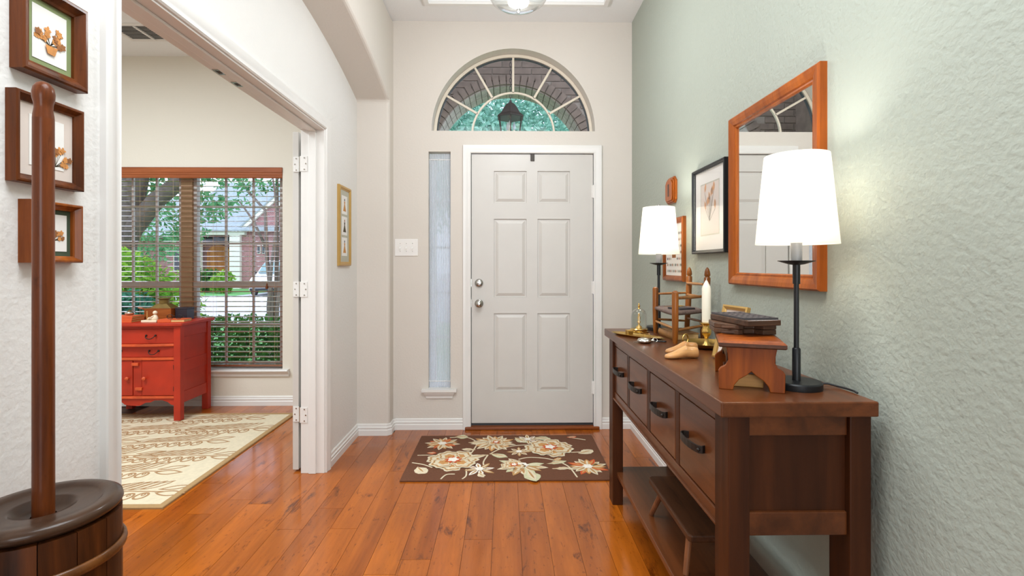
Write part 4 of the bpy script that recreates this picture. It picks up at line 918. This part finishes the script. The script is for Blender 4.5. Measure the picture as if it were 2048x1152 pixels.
for z0, z1, bow, x in ((.618, .733, .026, .035), (.509, .594, .004, .045)):
    d = bowed(z0, z1, bow, 3.98, .02, -.296, .284).build('drawer', 'red', rd, bevel=.003)
    for hx in (x+.085, -x-.115):
        y = 3.98-R0[1]-bow*.9; zc = (z0+z1)/2+.008; m = MB()
        m.tube([(hx-.036, y-.004, zc), (hx-.032, y-.018, zc-.012), (hx-.018, y-.022, zc-.023), (hx, y-.022, zc-.026), (hx+.018, y-.022, zc-.023), (hx+.032, y-.018, zc-.012), (hx+.036, y-.004, zc)], .0032, 8)
        for s in (-1, 1): m.sphere((hx+s*.036, y-.002, zc), .008, 10)
        m.build('bail_handle', 'iron', d, smooth=True)
rb('door_stile', -2.927, -2.861, 3.978, 4.0, .205, .487)
for x0, x1, kx in ((-2.858, -2.607, -2.842), (-3.193, -2.93, -2.95)):
    d = rb('door', x0, x1, 3.975, 3.995, .207, .484); MB().lathe([(.006, 0), (.006, .01), (.014, .016), (.014, .023), (.006, .029), (0, .03)], 16).build('knob', 'red_edge', d, sharp=50)
    k_ = [c for c in d.children][0]; k_.location = (kx-R0[0]+.012*(1 if kx > -2.9 else -1), 3.975-R0[1], .345); k_.rotation_euler = (PI/2, 0, 0)
    for z in (.43, .26): rb('hinge_leaf', (x1 if kx > -2.9 else x0)-.004, (x1 if kx > -2.9 else x0)+.004, 3.971, 3.976, z-.018, z+.018, 'iron', 0, d)
for x, z in ((-2.905, .455), (-2.877, .262)):
    rb('turn_button', x-.026, x+.026, 3.962, 3.977, z-.012, z+.012, 'red_edge', .003)
sc = [(-.30, .187), (-.30, .125), (-.275, .135), (-.24, .165), (-.19, .17), (-.15, .155), (-.125, .155), (-.1, .135), (-.05, .127), (0, .125), (.02, .128), (.06, .15), (.10, .153), (.13, .168), (.19, .17), (.235, .155), (.26, .135), (.288, .127), (.288, .187)]
MB().prism(sc, lambda u, v, h: (u, 3.98-R0[1]+h, v), 0, .016).build('apron', 'red', rd)
# things on the washstand
ZR = .779
for k in range(3):
    b = thing('orange_book', ['orange cloth book at the bottom of the washstand stack', 'orange cloth book in the middle of the washstand stack', 'orange cloth book on top of the washstand stack'][k], 'book', (-3.06, 4.08, ZR+k*.0163), .03*(k-1), 'orange books stacked on the washstand')
    MB().box(-.1, .1, -.07, .07, 0, .002).box(-.1, .1, -.07, .07, .014, .016).box(-.1, .1, -.072, -.069, 0, .016).build('cover', 'orange_book', b, bevel=.001); MB().box(-.097, .097, -.066, .068, .002, .014).build('pages', 'pages', b)
tp = thing('small_teapot', 'tiny white pot with a green lid on the orange books', 'pot', (-3.06, 4.12, ZR+.0492))
MB().lathe([(.014, 0), (.03, .006), (.034, .016), (.028, .026), (.016, .03), (0, .03)], 18).build('body', 'silver', tp, sharp=60); MB().lathe([(.016, .03), (.012, .036), (.004, .038), (.005, .044), (0, .046)], 14).build('lid', 'olive_tin', tp, sharp=60)
fg = thing('ivory_figurine', 'small ivory figurine of a seated child on a base', 'figurine', (-2.825, 4.03, ZR))
MB().box(-.06, .062, -.03, .03, 0, .018).build('base', 'ivory', fg, bevel=.004)
m = MB(); m.loft([[(x+rx*math.cos(2*PI*k/12), y+ry*math.sin(2*PI*k/12), z) for k in range(12)] for x, y, z, rx, ry in ((.03, 0, .018, .024, .018), (.03, 0, .03, .026, .02), (.033, 0, .05, .017, .014), (.034, 0, .06, .008, .008))])
m.sphere((.034, -.002, .076), .0165, 12).tube([(.02, -.008, .03), (-.008, -.012, .034), (-.018, -.012, .02)], [.010, .008, .007], 8).tube([(.03, -.012, .052), (.012, -.018, .04), (-.002, -.016, .036)], [.006, .005, .004], 8)
m.build('body', 'ivory', fg, smooth=True)
MB().tube([(-.03, 0, .018), (-.03, 0, .082)], .004, 8).sphere((-.03, 0, .084), .006, 8).build('post', 'fl_ochre', fg)
ml = thing('coffee_mill', 'old wooden coffee mill with a tin hopper on the washstand', 'coffee mill', (-2.86, 4.22, ZR))
MB().box(-.12, .1, -.05, .09, 0, .098).build('box', 'mill_wood', ml, bevel=.003)
MB().loft([[(-.085, -.035, .098), (.09, -.035, .098), (.09, .075, .098), (-.085, .075, .098)], [(-.042, -.012, .134), (.038, -.012, .134), (.038, .05, .134), (-.042, .05, .134)]]).build('hopper', 'olive_tin', ml)
MB().lathe([(.038, .134), (.038, .168), (.048, .174), (.048, .18), (0, .18)], 20, (-.002, .02, 0)).build('neck', 'olive_tin', ml, sharp=50)
MB().tube([(-.1, -.02, .075), (-.14, -.045, .098), (-.165, -.055, .105)], [.008, .008, .005], 8).build('crank', 'mill_wood', ml)
dk = thing('dark_tin_box', 'dark tin box beside the coffee mill', 'box', (-2.70, 4.26, ZR)); MB().box(-.052, .045, -.05, .05, 0, .088).build('body', 'dark_tin', dk, bevel=.003); MB().box(-.054, .047, -.052, .052, .088, .1).build('lid', 'dark_tin', dk, bevel=.002)
ob = thing('orange_book', 'single orange book under dark spectacles on the washstand', 'book', (-2.665, 4.075, ZR), .1)
MB().box(-.1, .1, -.06, .06, 0, .003).box(-.1, .1, -.06, .06, .02, .023).box(-.1, 0, -.062, -.058, 0, .023).build('cover', 'orange_book', ob, bevel=.001); MB().box(-.097, .098, -.057, .057, .003, .02).build('pages', 'pages', ob)
gl = thing('dark_spectacles', 'dark folded spectacles on the single orange book', 'spectacles', (-2.655, 4.07, ZR+.0238), .1)
m = MB()
for s in (-1, 1): m.tube([(s*.032+.024*math.cos(a), -.02, .018+.017*math.sin(a)) for a in (2*PI*k/16 for k in range(16))], .0022, 6, True); m.tube([(s*.056, -.02, .02), (s*.05, .02, .008), (s*-.02, .03+s*.004, .004)], .0022, 6)
m.tube([(-.008, -.02, .02), (0, -.022, .025), (.008, -.02, .02)], .002, 6).build('frame', 'black', gl, smooth=True)

# ------------------------------------------------------------------ porch
GZ = -.25
pwall = holed('wall_porch', rect(-1.3, 1.5, GZ, 4.1), [[(.05-.833, -.1), (.05+.833, -.1)]+[(.05+.833*math.cos(PI*i/40), 2.317+.833*math.sin(PI*i/40)) for i in range(41)]], XZ(0), 5.3, 5.74, 'mortar'); struct(pwall, 'brick porch wall with an arched opening outside the transom')
bm_ = MB().box(-.098, .098, -.012, .02, -.031, .031).mesh('brick', 'brick_in')
for rrow in range(24):
    z = 2.28+rrow*.072
    for c in range(14):
        x = -1.28+c*.208+(.104 if rrow % 2 else 0)
        if math.hypot(max(0, abs(x-.05)-.1), max(0, z-.032-2.317)) < .84: continue
        o = bpy.data.objects.new('brick', bm_); COL.objects.link(o); o.parent = pwall; o.location = (x, 5.3, z)
vm = MB().box(-.031, .031, -.094, .094, -.012, .05).mesh('arch_brick', 'brick_arch_lit'); vm2 = MB().box(-.031, .031, -.03, .02, -.002, .1).mesh('arch_brick', 'brick_in')
for i in range(37):
    a = PI*(i+.5)/37; cx_, cz_ = .05+.829*math.cos(a), 2.317+.829*math.sin(a)
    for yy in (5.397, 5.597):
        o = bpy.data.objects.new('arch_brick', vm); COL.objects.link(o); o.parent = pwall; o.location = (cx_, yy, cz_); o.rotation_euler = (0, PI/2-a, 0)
    o = bpy.data.objects.new('arch_brick', vm2); COL.objects.link(o); o.parent = pwall; o.location = (cx_, 5.3, cz_); o.rotation_euler = (0, PI/2-a, 0)
struct(MB().box(-1.5, 1.6, D+.17, 5.9, 4.0, 4.15).build('ceiling_porch', 'mortar'))
struct(MB().box(-1.3, -1.2, 4.65, 5.3, GZ, 4.0).build('wall_porch_left', 'brick_in'))
struct(MB().box(-1.2, 1.15, D+.17, 5.9, GZ-.05, -.12).build('floor_porch', 'concrete'))
pn = thing('porch_lantern', 'bronze hanging lantern in the porch beyond the transom window', 'lantern', (.05, 4.6, 2.30))
hexa = lambda r, z, ph=PI/6: [(r*math.cos(ph+PI*k/3), r*math.sin(ph+PI*k/3), z) for k in range(6)]
MB().loft([hexa(.135, .285), hexa(.135, .297), hexa(.10, .325), hexa(.07, .375), hexa(.045, .41), hexa(.015, .43), hexa(.012, .45)]).build('roof', 'lantern', pn)
for k in range(6):
    a = PI/6+PI*k/3; MB().tube([(.075*math.cos(a), .075*math.sin(a), 0), (.118*math.cos(a), .118*math.sin(a), .29)], .007, 6).build('bar', 'lantern', pn)
    b = a+PI/3; MB().quad((.073*math.cos(a), .073*math.sin(a), 0), (.073*math.cos(b), .073*math.sin(b), 0), (.115*math.cos(b), .115*math.sin(b), .288), (.115*math.cos(a), .115*math.sin(a), .288)).build('pane', 'glass', pn)
MB().loft([hexa(.08, -.012), hexa(.08, .006)]).build('base', 'lantern', pn)
for k in range(3):
    a = 2.1*k+.3; MB().tube([(.035*math.cos(a), .035*math.sin(a), .01), (.035*math.cos(a), .035*math.sin(a), .18)], .009, 8).build('candle_tube', 'candle', pn); MB().lathe([(.006, .18), (.015, .2), (.013, .225), (.003, .255), (0, .26)], 10, (.035*math.cos(a), .035*math.sin(a), 0)).build('bulb', 'headlamp', pn, smooth=True)
m = MB()
for k in range(35):
    z = .455+k*.036; m.tube([((.009*math.cos(t_) if k % 2 else 0), (0 if k % 2 else .009*math.cos(t_)), z+.022*math.sin(t_)) for t_ in (2*PI*i/10 for i in range(10))], .0028, 5, True)
m.build('chain', 'lantern', pn)

# ------------------------------------------------------------------ outdoors
def ground(name, poly, z, mat, lab): return struct(MB().prism(poly, XY(z), -.05, 0).build(name, mat), lab)
ground('lawn_near', [(-60, 4.66), (60, 4.66), (60, 13), (-60, 13)], GZ, 'lawn', 'front lawn outside the study window')
ground('street', [(-90, 13), (90, 13), (90, 24.6), (-90, 24.6)], GZ, 'concrete', 'pale concrete street and drive beyond the window')
ground('lawn_far', [(-90, 24.6), (-13.1, 24.6), (-13.8, 90), (-90, 90)], GZ+.02, 'lawn', 'green lawn before the brick house')
ground('driveway', [(-13.1, 24.6), (90, 24.6), (90, 90), (-13.8, 90)], GZ+.01, 'concrete', 'concrete driveway under the white car')
def leaves(name, mat, parent, blobs, n, size, squash=1.):
    c = np.zeros((n, 3)); wts = np.array([b[3]*b[4]*b[5] for b in blobs])**.7; wts /= wts.sum(); idx = RNG.choice(len(blobs), n, p=wts)
    d = RNG.normal(size=(n, 3)); d /= np.linalg.norm(d, axis=1)[:, None]; rad = RNG.random(n)**.38
    B = np.array(blobs)[idx]; c = B[:, :3]+d*rad[:, None]*B[:, 3:6]
    u = RNG.normal(size=(n, 3)); u[:, 2] *= squash; u /= np.linalg.norm(u, axis=1)[:, None]
    t_ = RNG.normal(size=(n, 3)); v = np.cross(u, t_); v /= np.linalg.norm(v, axis=1)[:, None]
    s = size*(.6+.8*RNG.random(n))[:, None]; wv = np.cross(u, v)*.18*s
    P_ = np.stack([c-u*s, c+v*s*.45+wv, c+u*s, c-v*s*.45+wv], 1).reshape(-1, 3)
    me = bpy.data.meshes.new(name); me.vertices.add(4*n); me.vertices.foreach_set('co', P_.ravel())
    a = np.arange(n)*4; tri = np.stack([a, a+1, a+2, a, a+2, a+3], 1).ravel()
    me.loops.add(6*n); me.loops.foreach_set('vertex_index', tri); me.polygons.add(2*n); me.polygons.foreach_set('loop_start', np.arange(2*n)*3); me.update(calc_edges=True); me.validate()
    me.materials.append(MT[mat]); o = bpy.data.objects.new(name, me); COL.objects.link(o); o.parent = parent; o['kind'] = 'stuff'; return o
def bush(name, label, loc, r, mat, n, size, cat='bush'):
    t = thing(name, label, cat, (loc[0], loc[1], GZ)); rnd = random.Random(int(loc[0]*100))
    bl = [(rnd.uniform(-.55, .55)*r[0], rnd.uniform(-.5, .5)*r[1], r[2]*rnd.uniform(.35, 1.25), r[0]*.5, r[1]*.55, r[2]*.62) for _ in range(9)]+[(0, 0, r[2]*.8, r[0]*.85, r[1]*.85, r[2]*.8)]
    leaves('foliage', mat, t, bl, n, size)
    for k in range(4): MB().tube([(.06*k-.09, 0, 0), (.12*k-.18, .05, r[2]*.9)], [.015, .008], 6).build('stem', 'bark', t)
    return t
hd = thing('clipped_hedge', 'low dark green hedge right outside the study window', 'hedge', (-2.9, 5.55, GZ))
leaves('foliage', 'leaf_hedge', hd, [(-1.6+.35*k, .05*math.sin(k*2.), .42+.04*math.sin(k*3.1), .3, .42, .50) for k in range(9)]+[(-1.6+.35*k, 0, .80, .24, .3, .15) for k in range(9)], 9000, .034)
for k in range(8): MB().tube([(-1.5+.37*k, 0, 0), (-1.45+.37*k, .05, .7)], [.016, .007], 6).build('stem', 'bark', hd)
bush('round_bush', 'bright green leafy bush on the lawn left of the mullion', (-6.5, 9.0, 0), (1.05, .8, .98), 'leaf_bright', 5200, .06)
bush('dark_bush', 'dark teal bush low outside the window behind the washstand', (-5.15, 6.9, 0), (.62, .6, .62), 'leaf_dark', 3200, .06)
bush('front_shrub', 'bright shrub before the entry of the brick house', (-14.9, 26.6, 0), (.62, .6, .7), 'leaf_bright', 1300, .1)
bush('front_shrub', 'darker shrub beside the cream column of the brick house', (-16.2, 27.4, 0), (.8, .6, .78), 'leaf_hedge', 1500, .1)
def branch(m, pts, r): m.tube(pts, r, 10)
ok = thing('oak_tree', 'big leaning oak with a forked trunk on the front lawn', 'tree', (-8.45, 11, GZ))
MB().tube([(-.1, 0, 0), (-.05, 0, 1.0), (.08, 0, 1.9), (.25, .05, 2.8), (.45, .1, 3.9), (.6, .2, 5.2)], [.42, .34, .30, .26, .22, .15], 12).build('trunk', 'bark', ok, smooth=True)
MB().tube([(-.02, 0, 1.6), (.35, 0, 2.3), (.85, 0, 2.9), (1.55, .05, 3.5), (2.6, .1, 4.2)], [.24, .21, .18, .15, .10], 10).build('branch', 'bark', ok, smooth=True)
MB().tube([(-.05, 0, 1.5), (-.6, .1, 2.6), (-1.2, .2, 4.0)], [.24, .2, .14], 10).build('branch', 'bark', ok, smooth=True)
leaves('foliage', 'leaf_tree', ok, [(.9, .9, 2.35, .6, .4, .45), (1.3, 1.2, 2.9, .6, .5, .4), (.3, .8, 3.3, .8, .5, .5), (-.6, .9, 2.6, .6, .4, .7), (1.0, .9, 3.7, 1.0, .6, .35), (.2, 0, 5.6, 3.2, 2.5, 1.3), (2.2, .3, 5.2, 2, 1.6, .9), (-.75, 2.5, 2.0, .75, .5, .5), (-1.7, 2.5, 1.9, .9, .5, .6), (-1.0, 2, 2.9, .9, .5, .6)], 8500, .085)
my = thing('crape_myrtle', 'slender multi-stemmed tree outside the study window', 'tree', (-3.72, 8.0, GZ))
for k, (pts, r) in enumerate(([[(-.02, 0, 0), (.02, 0, .9), (-.06, 0, 1.57), (-.09, 0, 2.36), (-.33, .0, 2.62), (-.55, .1, 2.9)], [.06, .055, .045, .036, .028, .015]],
        [[(.03, .05, 0), (.06, .05, 1.0), (.08, .05, 1.9), (.05, .1, 2.85), (.1, .1, 3.6)], [.062, .052, .045, .035, .02]], [[(.08, 0, 0), (.10, 0, .8), (.18, 0, 1.6), (.17, 0, 2.2), (.22, 0, 3.2)], [.055, .045, .038, .03, .018]],
        [[(.0, -.05, 0), (-.02, -.04, .85), (.03, -.04, 1.5), (.13, -.05, 2.3), (.02, -.05, 3.1)], [.05, .042, .036, .028, .015]], [[(.12, .05, 0), (.2, .05, 1.1), (.32, .05, 2.4), (.4, .1, 3.2)], [.045, .035, .026, .015]])):
    MB().tube(pts, [q_*.68 for q_ in r], 9).build('stem', 'bark2', my, smooth=True)
MB().tube([(-.07, 0, 1.75), (-.28, 0, 2.2), (-.5, 0, 2.5)], [.026, .02, .01], 8).build('stem', 'bark2', my, smooth=True)
leaves('foliage', 'leaf_tree', my, [(-.55, 0, 2.75, .3, .3, .18), (-.25, 0, 2.9, .35, .3, .25), (.15, .1, 2.95, .35, .3, .3), (-.72, .1, 2.45, .16, .2, .12), (-.45, .0, 2.48, .12, .2, .06), (-.2, 0, 2.7, .2, .2, .12), (.25, 0, 2.7, .18, .2, .15), (.1, .1, 3.6, .9, .7, .6)], 1100, .045)
pt = thing('shade_tree', 'broad leafy tree seen through the porch arch', 'tree', (0, 14, GZ))
MB().tube([(.4, 0, 0), (.3, 0, 2.2), (0, 0, 3.8), (-.4, .2, 5.5)], [.32, .26, .2, .1], 10).build('trunk', 'bark', pt, smooth=True)
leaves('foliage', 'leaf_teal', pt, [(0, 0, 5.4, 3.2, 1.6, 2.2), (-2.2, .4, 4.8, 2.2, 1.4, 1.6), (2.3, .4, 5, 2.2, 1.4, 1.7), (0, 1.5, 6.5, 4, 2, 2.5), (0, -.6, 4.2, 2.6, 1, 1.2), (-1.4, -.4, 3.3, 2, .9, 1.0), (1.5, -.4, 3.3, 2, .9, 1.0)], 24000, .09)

# white car on the drive
ca = thing('white_car', 'white sport utility car parked on the drive, front towards us', 'car', (-11.42, 24.3, GZ+.01), .18)
def crs(hw, z0, z1, y, ins=.0, k=10): return [(-hw, y, z0), (-hw, y, z0+(z1-z0)*.6), (-hw+ins*.5, y, z0+(z1-z0)*.92), (-hw+ins, y, z1), (hw-ins, y, z1), (hw-ins*.5, y, z0+(z1-z0)*.92), (hw, y, z0+(z1-z0)*.6), (hw, y, z0)]
MB().loft([crs(.80, .30, .72, 0, .12), crs(.90, .26, .86, .12, .10), crs(.94, .24, .98, .6, .10), crs(.95, .24, 1.06, 1.3, .06), crs(.95, .24, 1.08, 4.2, .06), crs(.92, .3, 1.0, 4.5, .08)]).build('body', 'carpaint', ca, bevel=.03, sharp=50)
MB().loft([crs(.88, 1.05, 1.10, 1.25, .04), crs(.80, 1.1, 1.5, 1.75, .08), crs(.74, 1.1, 1.74, 2.15, .1), crs(.72, 1.1, 1.76, 3.6, .1), crs(.74, 1.05, 1.5, 4.3, .1)]).build('cabin', 'carpaint', ca, sharp=50)
MB().loft([[(-.78, 1.15, 1.11), (.78, 1.15, 1.11), (.78, 1.3, 1.06), (-.78, 1.3, 1.06)], [(-.70, 1.68, 1.52), (.70, 1.68, 1.52), (.7, 1.8, 1.46), (-.7, 1.8, 1.46)], [(-.62, 2.02, 1.70), (.62, 2.02, 1.70), (.62, 2.14, 1.66), (-.62, 2.14, 1.66)]]).build('windscreen', 'carglass', ca)
MB().box(-.5, .5, -.03, .06, .48, .68).build('grille', 'carblack', ca, bevel=.02); MB().box(-.84, .84, -.05, .08, .26, .38).build('bumper', 'carblack', ca, bevel=.03); MB().box(-.16, .16, -.07, -.04, .42, .5).build('number_plate', 'headlamp', ca)
for s in (-1, 1):
    MB().box(s*.7-.16, s*.7+.16, -.01, .12, .60, .76).build('headlamp', 'headlamp', ca, bevel=.03)
    MB().sphere((s*1.02, 1.35, 1.14), .12, 12, (1, .6, .75)).build('wing_mirror', 'carblack', ca, smooth=True)
    for y in (.9, 3.6): MB().tube([(s*.78, y, .33), (s*.97, y, .33)], .33, 22).build('wheel', 'carblack', ca, sharp=40)

# brick house across the street
nh = thing('brick_house', 'rose brick house with grey roof and cream columns across the street', 'house', (-17, 32, GZ))
def hb(name, x0, x1, y0, y1, z0, z1, mt): return MB().box(x0+17, x1+17, y0-32, y1-32, z0-GZ, z1-GZ).build(name, mt, nh)
hb('main_wall', -27, -8, 34.2, 42, GZ, 3.4, 'farbrick')
gp = MB(); gpoly = [(-16.75, GZ), (-12.4, GZ), (-12.4, 3.4), (-14.57, 5.4), (-16.75, 3.4)]
gp.prism([(x+17, z-GZ) for x, z in gpoly], lambda u, v, h: (u, h, v), 0, 2.4); gp.build('gable_wall', 'farbrick', nh)
MB().sweep([(-16.95+17, 3.25-GZ), (-14.57+17, 5.45-GZ), (-12.2+17, 3.25-GZ)], [(-.12, -.15), (.1, -.15), (.1, .4), (-.12, .4)], lambda u, v, h: (u, -h*.5, v)).build('rake_board', 'cream', nh)
MB().loft([[(-.1, -.25, 3.5), (2.43, -.25, 5.8), (4.95, -.25, 3.5), (4.95, -.25, 3.62), (2.43, -.25, 5.92), (-.1, -.25, 3.62)], [(-.1, 6, 3.5), (2.43, 6, 5.8), (4.95, 6, 3.5), (4.95, 6, 3.62), (2.43, 6, 5.92), (-.1, 6, 3.62)]]).build('gable_roof', 'roofs', nh)
MB().loft([[(-4.2, -.5, 3.60), (9.2, -.5, 3.60), (9.2, -.5, 3.72), (-4.2, -.5, 3.72)], [(-4.2, 6, 7.6), (9.2, 6, 7.6), (9.2, 6, 7.72), (-4.2, 6, 7.72)]]).build('roof', 'roofs', nh)
MB().loft([[(-11, .9, 3.3), (-3.2, .9, 3.3), (-3.2, .9, 3.42), (-11, .9, 3.42)], [(-11, 6, 6.4), (-3.2, 6, 6.4), (-3.2, 6, 6.5), (-11, 6, 6.5)]]).build('roof', 'roofs', nh)
hb('entry_beam', -20.2, -16.4, 31.7, 32.2, 3.17, 3.42, 'cream')
for x0, x1 in ((-19.78, -19.3), (-17.37, -16.72)): hb('column', x0, x1, 31.75, 32.2, GZ, 3.2, 'cream')
hb('transom_window', -20.4, -18.4, 33.9, 34.15, 2.66, 3.15, 'darkpane')
pts = [(-20.05, GZ), (-18.45, GZ), (-18.45, 2.0)]+[(-19.25+.8*math.cos(PI*i/14), 2.0+.62*math.sin(PI*i/14)) for i in range(1, 14)]+[(-20.05, 2.0)]
MB().prism([(x+17, z-GZ) for x, z in pts], lambda u, v, h: (u, 1.9+h, v), 0, .25).build('entry_door', 'oakdoor', nh)
for x in (-15.72, -15.42): w_ = hb('window', x, x+.2, 31.93, 32.02, 1.98, 2.52, 'cream'); hb('pane', x+.03, x+.17, 31.9, 31.95, 2.02, 2.48, 'darkpane').parent = w_
for x in (-22.4, -21.4): w_ = hb('window', x, x+.9, 34.1, 34.25, .8, 2.6, 'cream'); hb('pane', x+.08, x+.82, 34.05, 34.12, .9, 2.5, 'darkpane').parent = w_
hb('corner_pier', -21.0, -20.5, 33.6, 34.2, GZ, 3.3, 'cream')
